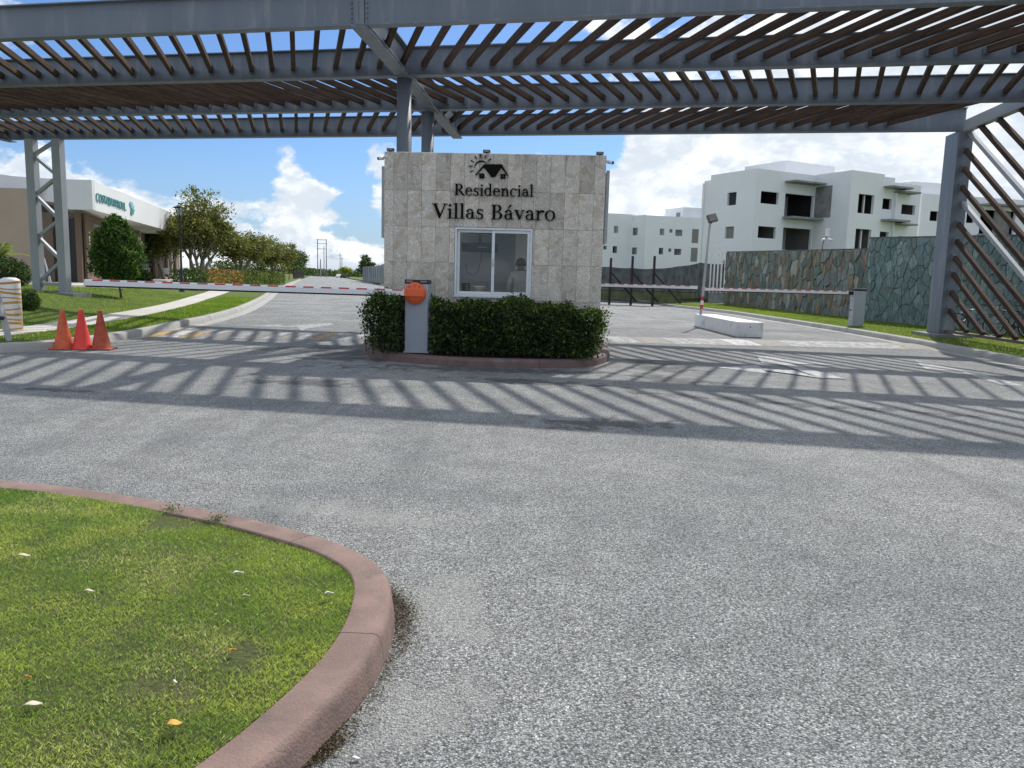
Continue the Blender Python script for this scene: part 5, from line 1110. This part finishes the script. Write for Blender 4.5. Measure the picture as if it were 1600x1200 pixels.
# ================================================================== VEGETATION
def hedge_pts(n, f, surf=.65):
    """f(u,v,w)->xyz with u,v,w in [-1,1] box coords; points biased to the skin"""
    q = rng.uniform(-1, 1, (n, 3)); k = rng.random(n) < surf; ax = rng.choice(3, n, p=[.12, .5, .38]); sg = np.where(rng.random(n) < .5, -1, 1)
    sg = np.where(ax == 2, 1, sg); idx = np.where(k)[0]; q[idx, ax[idx]] = (sg * rng.uniform(.82, 1.06, n))[idx]; return f(q)
# hedge in front of the booth
def hf(q):
    u, v, w = q[:, 0], q[:, 1], q[:, 2]
    s = 1.95 + u * 2.06; r_ = 1 - .10 * np.maximum(0, np.abs(u) - .85) / .15
    z_ = w; lowin = 1 - .16 * np.clip(-w, 0, 1) ** 1.5
    s = 1.95 + (s - 1.95) * (1 - .07 * np.clip(-w, 0, 1))
    topn = .87 + .06 * np.sin(s * 3.1) + .045 * np.sin(s * 7.7 + 1) + .03 * np.sin(s * 17) - .03 * (s - 1.8) * .6
    d = -.60 + v * (.50 + .05 * np.sin(s * 6.1 + z_ * 5)) * lowin * r_; d = np.where(np.abs(u) > .88, d * (1 - .0 * v), d)
    z = .20 + (w + 1) / 2 * topn; z = z - .10 * np.clip(np.abs(u) - .9, 0, 1) * 5 * (w > .5)
    P = np.stack([BO.x + BU.x * s + BV.x * d, BO.y + BU.y * s + BV.y * d, z], 1); P += rng.normal(0, .03, P.shape)
    return P
P = np.concatenate([hedge_pts(36000, hf, .72), hedge_pts(9000, hf, 0)])
cl = (np.sin(P[:, 0] * 9 + 3 * np.sin(P[:, 2] * 7)) * np.sin(P[:, 2] * 11 + 2 * np.sin(P[:, 0] * 5)) + rng.normal(0, .35, len(P))) > -.85
keep = ~((np.abs(P[:, 0] + 1.72) < .27) & (P[:, 1] < 14.03)); P = P[keep & cl]
t = tag(empty('hedge', tuple(bp(1.86, -.6, .13))), 'dense clipped green hedge wrapped round the foot of the guard booth', 'hedge')
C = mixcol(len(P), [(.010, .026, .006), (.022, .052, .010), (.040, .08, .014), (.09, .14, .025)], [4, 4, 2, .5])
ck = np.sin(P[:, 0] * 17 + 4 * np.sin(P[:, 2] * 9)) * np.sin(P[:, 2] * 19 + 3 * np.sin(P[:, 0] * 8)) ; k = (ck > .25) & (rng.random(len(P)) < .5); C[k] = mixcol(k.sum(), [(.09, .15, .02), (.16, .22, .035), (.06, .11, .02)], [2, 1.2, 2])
tip = (P[:, 2] > .95) | (P[:, 0] > 1.42); k = tip & (rng.random(len(P)) < .3); C[k] = mixcol(k.sum(), [(.10, .15, .025), (.20, .24, .04)], [2, 1])  # yellow tips, and sunlight put into the colour at top and right end
Uu, Vv = frame(len(P), .3); sz = .050 * rng.uniform(.6, 1.3, len(P)); base = np.array(bp(1.86, -.6, .13))
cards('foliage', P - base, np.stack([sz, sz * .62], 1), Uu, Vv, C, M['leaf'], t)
mb = MB()
for k in range(46):
    s = -.2 + k * .093
    if .35 < s < 1.05: continue
    x = bp(s, -.6 + random.uniform(-.25, .25), .12) - Vector(base); MB().tube([x, x + Vector((random.uniform(-.12, .12), random.uniform(-.12, .12), .55))], [.012, .006], 5).build('stem', M['bark'], t)

def branchy(mb, p, d, L, r_, depth, tips, spread=.6):
    p = Vector(p); d = Vector(d).normalized(); q = p + d * L * .5 + Vector((random.uniform(-.06, .06), random.uniform(-.06, .06), 0)) * L; e = p + d * L + Vector((random.uniform(-.1, .1), random.uniform(-.1, .1), .03)) * L
    mb.tube([p, q, e], [r_, r_ * .82, r_ * .62], 7 if depth > 1 else 5); tips.append((tuple(e), depth))
    if depth == 0: return
    for k in range(random.choice((2, 3, 3))):
        a = random.uniform(0, 6.28); nd = (d + Vector((math.cos(a), math.sin(a), random.uniform(-.1, .35))) * spread).normalized(); branchy(mb, e, nd, L * random.uniform(.62, .85), r_ * .6, depth - 1, tips, spread)
def tree(x, y, z, h, w, label, cols, wts, stems=1, trunk_h=.3, leaf=.14, n=5000, group=None, bark='bark', dens=1.0, cat='tree', name='tree', crown0=.28, spread=.62, rad=.10):
    t = tag(empty(name, (x, y, z)), label, cat, group); mb = MB(); tips = []
    for k in range(stems):
        a = 2 * math.pi * k / max(stems, 1) + random.random(); off = Vector((math.cos(a), math.sin(a), 0)) * (.18 * (stems > 1))
        branchy(mb, off, (math.cos(a) * .28 * (stems > 1), math.sin(a) * .28 * (stems > 1), 1), h * trunk_h, rad * h / 5, 3, tips, spread)
    mb.build('trunk', M[bark], t)
    tp = np.array([q for q, d in tips if d <= 2]); 
    # fit the crown to the wanted size
    mx = np.abs(tp[:, :2]).max(0); ctr = np.array([0, 0, h * (crown0 + 1) / 2]); rr = np.array([w / 2, w / 2, h * (1 - crown0) / 2])
    c1 = lump(max(10, int(26 * dens)), ctr, rr * .80, 18, .5, .35); cc = np.concatenate([c1, ctr + (tp - ctr) * np.minimum(1, .85 / np.maximum(1e-3, np.linalg.norm((tp - ctr) / rr, axis=1)))[:, None]])
    k = rng.integers(0, len(cc), n); cr = rng.uniform(.06, .15, len(cc)) * w
    P = cc[k] + rdir(n) * (rng.random((n, 1)) ** .6) * cr[k][:, None] * np.array([1, 1, .75])
    q = np.linalg.norm((P - ctr) / rr, axis=1); P = P[q < 1.08]
    leaves('crown', P, leaf, cols, wts, t, .5, .15); return t
GD_ = [(.02, .05, .01), (.045, .09, .017), (.09, .14, .028), (.17, .21, .05)]
# conical dark green tree on the left lawn
def ficus():
    t = tag(empty('young_tree', (-15.25, 30, .33)), 'small dense dark green tree shaped like an egg on a thin trunk on the lawn', 'tree')
    MB().tube([(0, 0, 0), (-.05, 0, .35), (-.14, 0, .8), (-.15, 0, 1.6)], [.05, .04, .045, .03], 8).build('trunk', M['bark'], t)
    MB().tube([(-.04, 0, .25), (.14, -.02, .48), (.33, -.04, .6)], [.018, .012, .008], 6).build('side_shoot', M['bark'], t)
    n = 11000; z = rng.beta(1.35, 1.5, n) * 2.5 + .68; tt = (z - .68) / 2.5
    prof = np.interp(tt, [0, .08, .25, .5, .75, .92, 1.0], [.55, .86, 1.08, 1.05, .72, .36, .05]); a = rng.uniform(0, 2 * np.pi, n)
    lob = 1 + .11 * np.sin(a * 5 + z * 3) + .09 * np.sin(z * 9 + a * 3) + .06 * np.sin(z * 21 + a * 8); rr = .86 * prof * lob * rng.random(n) ** .28
    P = np.stack([rr * np.cos(a) - .12, rr * np.sin(a), z], 1) + rng.normal(0, .045, (n, 3))
    C = mixcol(n, [(.018, .05, .01), (.04, .095, .016), (.075, .15, .022), (.16, .24, .035)], [2.5, 4, 3.2, 1.2]); Uu, Vv = frame(n, .5); sz = .125 * rng.uniform(.6, 1.3, n)
    cards('crown', P, np.stack([sz, sz * .5], 1), Uu, Vv, C, M['leaf'], t)
    k = 260; a = rng.uniform(0, 6.28, k); P = np.stack([.33 + rng.normal(0, .07, k), rng.normal(0, .05, k), .6 + rng.normal(0, .05, k)], 1); leaves('shoot_leaves', P, .07, GD_, [1, 2, 2, 1], t)
ficus()
OL = [(.08, .105, .028), (.14, .155, .04), (.22, .20, .055), (.33, .28, .10)]
tree(-22.0, 54, .6, 7.3, 6.8, 'large open olive green tree with several trunks behind the street lamp', OL, [3, 3, 2.4, 1], 6, .22, .20, 17000, 'trees beyond the hedge', 'barkl', dens=2.4, crown0=.12, spread=.5)
tree(-22.9, 65, .5, 5.8, 6.2, 'medium olive tree just right of the largest tree beyond the hedge', OL, [2, 3, 2.4, 1.2], 4, .24, .20, 10000, 'trees beyond the hedge', 'barkl', dens=1.8, crown0=.06, spread=.5)
tree(-27.0, 60, .6, 5.4, 5.6, 'darker tree standing between the shop front and the largest tree', OL, [4, 3, 1.4, .5], 3, .24, .20, 10000, 'trees beyond the hedge', 'barkl', dens=1.2, crown0=.2)
tree(-24.3, 76, .4, 5.3, 6.4, 'low spreading tree beyond the hedge beside the distant lamp', OL, [3, 3, 2, 1], 3, .24, .21, 12000, 'trees beyond the hedge', dens=1.2, crown0=.1)
tree(-26.9, 88, .4, 5.6, 7.4, 'rightmost and farthest of the leafy trees beyond the hedge', OL, [3, 3, 2, 1], 3, .24, .22, 12000, 'trees beyond the hedge', dens=1.3, crown0=.1)
DKG = [(.02, .045, .012), (.04, .075, .018), (.075, .115, .028), (.11, .15, .035)]
tree(-39.0, 134, .3, 4.4, 6.0, 'dark rounded bush tree at the right end of the long hedge', DKG, [4, 3, 1, .3], 1, .2, .24, 4200, 'small trees by the far road', dens=1.2, crown0=.02)
for i, (x, y, h, w) in enumerate(((-50.0, 176, 4.8, 5.4), (-54.2, 194, 5.0, 5.4), (-59.0, 214, 5.3, 6.0))):
    tree(x, y, .3, h, w, ['first', 'second', 'third'][i] + ' of the small round trees along the far fence, counted from the left', DKG, [2, 3, 2, 1], 1, .4, .26, 2200, 'small trees by the far road', crown0=.3)
tree(-68.5, 240, .2, 9.5, 15, 'broad green tree crown behind the far fence left of the twin poles', DKG, [1, 3, 3, 1.5], 1, .3, .45, 6000, dens=1.4, crown0=.15)
tree(-33.0, 172, .0, 6.7, 6.8, 'bushy bright green tree at the end of the grey sheet fence', DKG, [1.5, 3, 3, 1.2], 1, .25, .30, 6500, dens=1.5, crown0=.05)
tree(-76, 345, .0, 6, 9, 'low yellow green tree closing the end of the left road', [(.10, .14, .03), (.25, .29, .03), (.4, .42, .04)], [1, 2, 1], 1, .25, .5, 2500, crown0=.05)
n = 22000; P = np.stack([rng.uniform(-170, 30, n), rng.uniform(405, 470, n), rng.random(n) ** 1.5 * 6.0], 1); P[:, 2] *= .7 + .5 * np.sin(P[:, 0] * .11) * np.sin(P[:, 0] * .037 + 1)
o = leaves('far_treeline', P, 1.1, DKG, [2, 3, 2, 1], None, .7); tag(o, kind='stuff')
# far picket fence on the left
t = tag(empty('picket_fence', (-36, 140, .2)), 'low dark picket fence beneath the small round trees by the far road', 'fence')
for k in range(26): p = Vector((-47, 165, .2)).lerp(Vector((-63, 232, .2)), k / 25) - Vector((-36, 140, .2)); MB().box(p + Vector((0, 0, 1.0)), (.16, .16, 2.0)).build('post', M['timber'], t)
for z in (.35, 1.75): MB().bar(Vector((-11, 25, z)), Vector((-27, 92, z)), .08, .12).build('rail', M['timber'], t)
# croton hedge
def ch(q):
    s = (q[:, 0] + 1) / 2; pth = np.array([(-19.3, 45.2), (-20.4, 52), (-22.3, 64), (-26.2, 86)]); k = np.array([0, .17, .47, 1]); x = np.interp(s, k, pth[:, 0]); y = np.interp(s, k, pth[:, 1])
    return np.stack([x + q[:, 1] * .75, y, .32 + (q[:, 2] + 1) / 2 * (1.12 + .08 * np.sin(y * 2.1))], 1) + rng.normal(0, .05, (len(q), 3))
P = hedge_pts(15000, ch, .8); t = tag(empty('croton_hedge', (-22, 62, .3)), 'long low hedge of mottled red, yellow and green leaves beside the sidewalk', 'hedge')
C = mixcol(len(P), [(.05, .09, .02), (.11, .16, .03), (.28, .25, .05), (.06, .10, .02)], [3, 3, 1.5, 2])
k = (P[:, 1] < 60) & (P[:, 1] > 47.5) & (rng.random(len(P)) < .42); C[k] = mixcol(k.sum(), [(.34, .09, .03), (.42, .20, .05), (.5, .42, .22)], [3, 2, .6]); k = P[:, 1] < 48.3; C[k] = mixcol(k.sum(), GD_, [4, 3, 1, .2])
Uu, Vv = frame(len(P), .5); sz = .17 * rng.uniform(.6, 1.3, len(P)); cards('foliage', P - np.array([-22, 62, .3]), np.stack([sz, sz * .45], 1), Uu, Vv, C, M['leaf'], t)
# shrubs at the left edge
def ballbush(x, y, z, r3, label, n, leaf, cols=GD_, wts=(4, 3, 1.2, .3), name='shrub'):
    t = tag(empty(name, (x, y, z)), label, 'shrub'); r3 = np.array(r3)
    d = rdir(n) * (rng.random((n, 1)) ** .25); P = d * r3 * (1 + .07 * np.sin(d[:, :1] * 9) * np.cos(d[:, 2:] * 8)) + np.array([0, 0, r3[2]]) + rng.normal(0, .02, (n, 3)); P = P[P[:, 2] > .02]
    leaves('foliage', P, leaf, cols, wts, t, .55, .2)
    MB().tube([(0, 0, 0), (.02, 0, r3[2])], [.03, .015], 6).build('stem', M['bark'], t)
ballbush(-13.15, 20.8, .22, (.33, .33, .32), 'small dark round bush just right of the striped bollard', 2600, .05)
ballbush(-19.6, 29.5, .5, (1.15, .9, .68), 'dark leafy shrub at the left edge in front of the beige wall', 6500, .09)
ballbush(-23.4, 48.8, .6, (.65, .65, .42), 'low dark round bush left of the street lamp base', 2500, .09)
t = tag(empty('palm', (-20.4, 30.6, .6)), 'yellow green feathery palm fronds rising over the dark shrub', 'palm')
MB().tube([(0, 0, 0), (0, 0, 1.2)], [.07, .05], 8).build('stem', M['bark'], t)
for k in range(17):
    a = random.uniform(0, 6.28); L = random.uniform(.9, 1.35); el = random.uniform(.5, 1.3); n = 46; q = np.linspace(.08, 1, n)
    rad_ = L * q * math.cos(el) * 1.1; zz_ = 1.1 + L * q * math.sin(el) - .42 * L * q ** 2.2
    cx_, cy_ = rad_ * math.cos(a), rad_ * math.sin(a); PP, UU, VV = [], [], []
    for s in (-1, 1):
        side = np.array([-math.sin(a) * s, math.cos(a) * s, .0]); fw = np.array([math.cos(a), math.sin(a), .0]); u = side * .7 + fw * .6 + np.array([0, 0, -.15]); u /= np.linalg.norm(u)
        PP.append(np.stack([cx_, cy_, zz_], 1) + u * .11); UU.append(np.repeat(u[None], n, 0)); VV.append(np.repeat(np.cross(u, [0, 0, 1.])[None], n, 0))
    PP, UU, VV = map(np.concatenate, (PP, UU, VV)); UU = UU + rng.normal(0, .08, UU.shape); UU /= np.linalg.norm(UU, axis=1)[:, None]
    cards('frond', PP, np.tile([[.26, .022]], (len(PP), 1)), UU, VV, mixcol(len(PP), [(.16, .24, .03), (.30, .34, .05), (.42, .42, .12)], [3, 2, .6]), M['blade'], t)

# ------------------------------------------------------------------ grass blades
def vnoise(x, y, s, seed):
    r_ = np.random.default_rng(seed); T = r_.random((64, 64)); X, Y = x * s, y * s; i, j = np.floor(X).astype(int), np.floor(Y).astype(int); u, v = X - i, Y - j; u = u * u * (3 - 2 * u); v = v * v * (3 - 2 * v)
    g = lambda a, b: T[a % 64, b % 64]; return (g(i, j) * (1 - u) + g(i + 1, j) * u) * (1 - v) + (g(i, j + 1) * (1 - u) + g(i + 1, j + 1) * u) * v
def grass(name, x, y, z, L, W, lean, seed, cols=None):
    n = len(x); a = rng.uniform(0, 2 * np.pi, n); le = np.abs(rng.normal(lean, .28, n)); Uv = np.stack([np.cos(a) * le, np.sin(a) * le, np.ones(n)], 1); Uv /= np.linalg.norm(Uv, axis=1)[:, None]
    b = rng.uniform(0, 2 * np.pi, n); Vv = np.cross(Uv, np.stack([np.cos(b), np.sin(b), np.zeros(n)], 1)); Vv /= np.linalg.norm(Vv, axis=1)[:, None]
    l = L * rng.uniform(.5, 1.35, n); P = np.stack([x, y, z], 1) + Uv * (l * .46)[:, None]
    m1 = vnoise(x, y, 1.7, seed); m2 = vnoise(x, y, 6.0, seed + 1); m3 = vnoise(x, y, .8, seed + 2)
    deep, mid, yel, dry = [np.array(c) for c in (cols or [(.16, .26, .07), (.32, .39, .115), (.50, .52, .16), (.62, .56, .37)])]
    t1 = np.clip((m1 * .6 + m2 * .4 - .3) * 2.3, 0, 1)[:, None]; C = deep * (1 - t1) + mid * t1; t2 = np.clip((m3 * .7 + m2 * .3 - .52) * 3.4, 0, 1)[:, None] * .8; C = C * (1 - t2) + yel * t2
    dr = rng.random(n) < (.06 + .34 * np.clip((vnoise(x, y, 2.6, seed + 3) - .52) * 3.5, 0, 1)); C[dr] = dry * rng.uniform(.6, 1.2, (dr.sum(), 1)); C *= rng.uniform(.7, 1.3, (n, 1))
    o = cards(name, P, np.stack([l, W * rng.uniform(.7, 1.3, n)], 1), Uv, Vv, C, M['blade'], None, .38, .35); tag(o, kind='stuff'); return o
n = 360000; yy = rng.uniform(1.2, 5.15, n); xx = nx_(yy) + .004 - (rng.random(n) ** 1.15) * 5.2
keep = (xx > -.72 * yy - .9) & (vnoise(xx, yy, 11, 5) + rng.random(n) * .9 > .45) & (vnoise(xx, yy, 4.2, 77) + rng.random(n) * .25 > .30) ; xx, yy = xx[keep], yy[keep]
grass('lawn_grass', xx, yy, nz(xx, yy) - .004, .0165 + .009 * vnoise(xx, yy, 3, 9), .0027, 1.0, 11)
n = 70000; yy = rng.uniform(12.6, 40, n) ; dd = np.where(rng.random(n) < .4, rng.uniform(.26, 1.9, n), rng.uniform(2.3, 9.5, n)); ok = ((dd < fd(yy) - .02) | (dd > bd(yy) + .02)); dd, yy = dd[ok], yy[ok]; xx = kx(yy) - dd
grass('lawn_grass', xx, yy, hl(dd) - .005, .05, .014, .5, 21, [(.12, .20, .035), (.17, .26, .04), (.27, .33, .06), (.34, .34, .13)])
n = 60000; yy = rng.uniform(14, 50, n); dd = rng.uniform(.25, 5.2, n); xx = rkx(yy) + dd
grass('lawn_grass', xx, yy, hr(dd) - .005, .05, .014, .5, 31, [(.15, .21, .04), (.21, .28, .05), (.30, .35, .07), (.38, .38, .15)])

# ------------------------------------------------------------------ small things lying about
def fleaf(x, y, z, L, W, rz, m, label, name='fallen_leaf', group='litter on the near lawn'):
    L *= .62; W *= .62; mb = MB(); n = 9
    for i in range(n):
        q = i / (n - 1); w = W * math.sin(math.pi * min(1, q * .94 + .03)) ** .7; zz = .005 * math.sin(q * 5) + .004 * q
        mb.v += [(L * (q - .5), -w / 2, zz + .006), (L * (q - .5), 0, zz), (L * (q - .5), w / 2, zz + .004)]
    for i in range(n - 1): mb.f += [(3 * i, 3 * i + 3, 3 * i + 4, 3 * i + 1), (3 * i + 1, 3 * i + 4, 3 * i + 5, 3 * i + 2)]; mb.sm += [True, True]
    o = mb.build(name, M[m]); o.location = (x, y, z); o.rotation_euler = (random.uniform(-.25, .25), random.uniform(-.2, .2), rz)
    md = o.modifiers.new('thick', 'SOLIDIFY'); md.thickness = .002; tag(o, label, 'leaf', group)
fleaf(-.985, 2.14, .150, .070, .055, .3, 'orleaf', 'large curled orange leaf near the bottom of the lawn'); fleaf(-.98, 2.61, .145, .045, .028, 1.0, 'orleaf', 'smaller orange leaf in the middle of the lawn near the kerb')
fleaf(-1.212, 3.32, .150, .085, .028, .8, 'whitep', 'long white leaf standing up on the upper right part of the lawn'); fleaf(-1.10, 3.09, .142, .055, .025, .5, 'cream', 'short pale leaf just below the long white one'); fleaf(-.76, 3.14, .142, .07, .02, .6, 'whitep', 'thin white leaf beside the inner edge of the red kerb')
fleaf(-2.27, 3.46, .15, .10, .03, .1, 'cream', 'pale dry leaf at the far left of the lawn'); fleaf(-1.76, 3.09, .145, .07, .022, .2, 'cream', 'bleached leaf on the left middle of the lawn'); fleaf(-1.465, 2.23, .145, .09, .05, .2, 'cream', 'dry grass scrap at the lower left of the lawn'); fleaf(-1.58, 2.39, .145, .03, .018, .9, 'orleaf', 'tiny orange leaf near the left frame edge'); fleaf(-1.09, 2.385, .145, .022, .016, .2, 'whitep', 'tiny white speck of leaf in the lower lawn')
fleaf(-.455, 2.21, .006, .045, .022, .1, 'whitep', 'white leaf on the asphalt outside the red kerb', group='litter on the asphalt')
# grit and dead grass swept against the outside of the kerb
n = 5200; k = rng.random(n); yy = np.where(k < .5, rng.normal(3.28, .20, n), np.where(k < .72, rng.normal(2.26, .06, n), rng.uniform(1.9, 4.2, n)))
xx = np.interp(yy, NIP[:, 1], NIP[:, 0]) + .185 + np.abs(rng.normal(0, 1, n)) * np.where(np.abs(yy - 3.28) < .4, .055, .03)
Uu, Vv = frame(n); Uu[:, 2] *= .3; Uu /= np.linalg.norm(Uu, axis=1)[:, None]; sz = rng.uniform(.003, .016, n)
o = cards('swept_debris', np.stack([xx, yy, rng.uniform(.003, .014, n)], 1), np.stack([sz, sz * .35], 1), Uu, Vv, mixcol(n, [(.05, .035, .02), (.16, .11, .06), (.02, .018, .015), (.30, .24, .14)], [3, 2, 2, 1]), M['leaf']); tag(o, kind='stuff')
# weeds at the kerb joint
for (x, y, lab) in ((-1.93, 4.27, 'tuft of weeds growing over the top edge of the red kerb, left one'), (-1.62, 4.12, 'tuft of weeds growing over the top edge of the red kerb, right one'), (-.66, 3.02, 'tiny creeping weed on the inner edge of the red kerb')):
    n = 110 if 'tiny' not in lab else 34; h = .04 if 'tiny' not in lab else .03; a = rng.uniform(0, 6.28, n); rr = rng.random(n) * (.07 if h > .035 else .05); P = np.stack([rr * np.cos(a), rr * np.sin(a), rng.random(n) * h], 1)
    t = tag(empty('weed', (x, y, .12)), lab, 'weed'); leaves('foliage', P, .016 if h > .035 else .012, [(.04, .10, .015), (.09, .17, .03)], [1, 1], t, .35, .8)
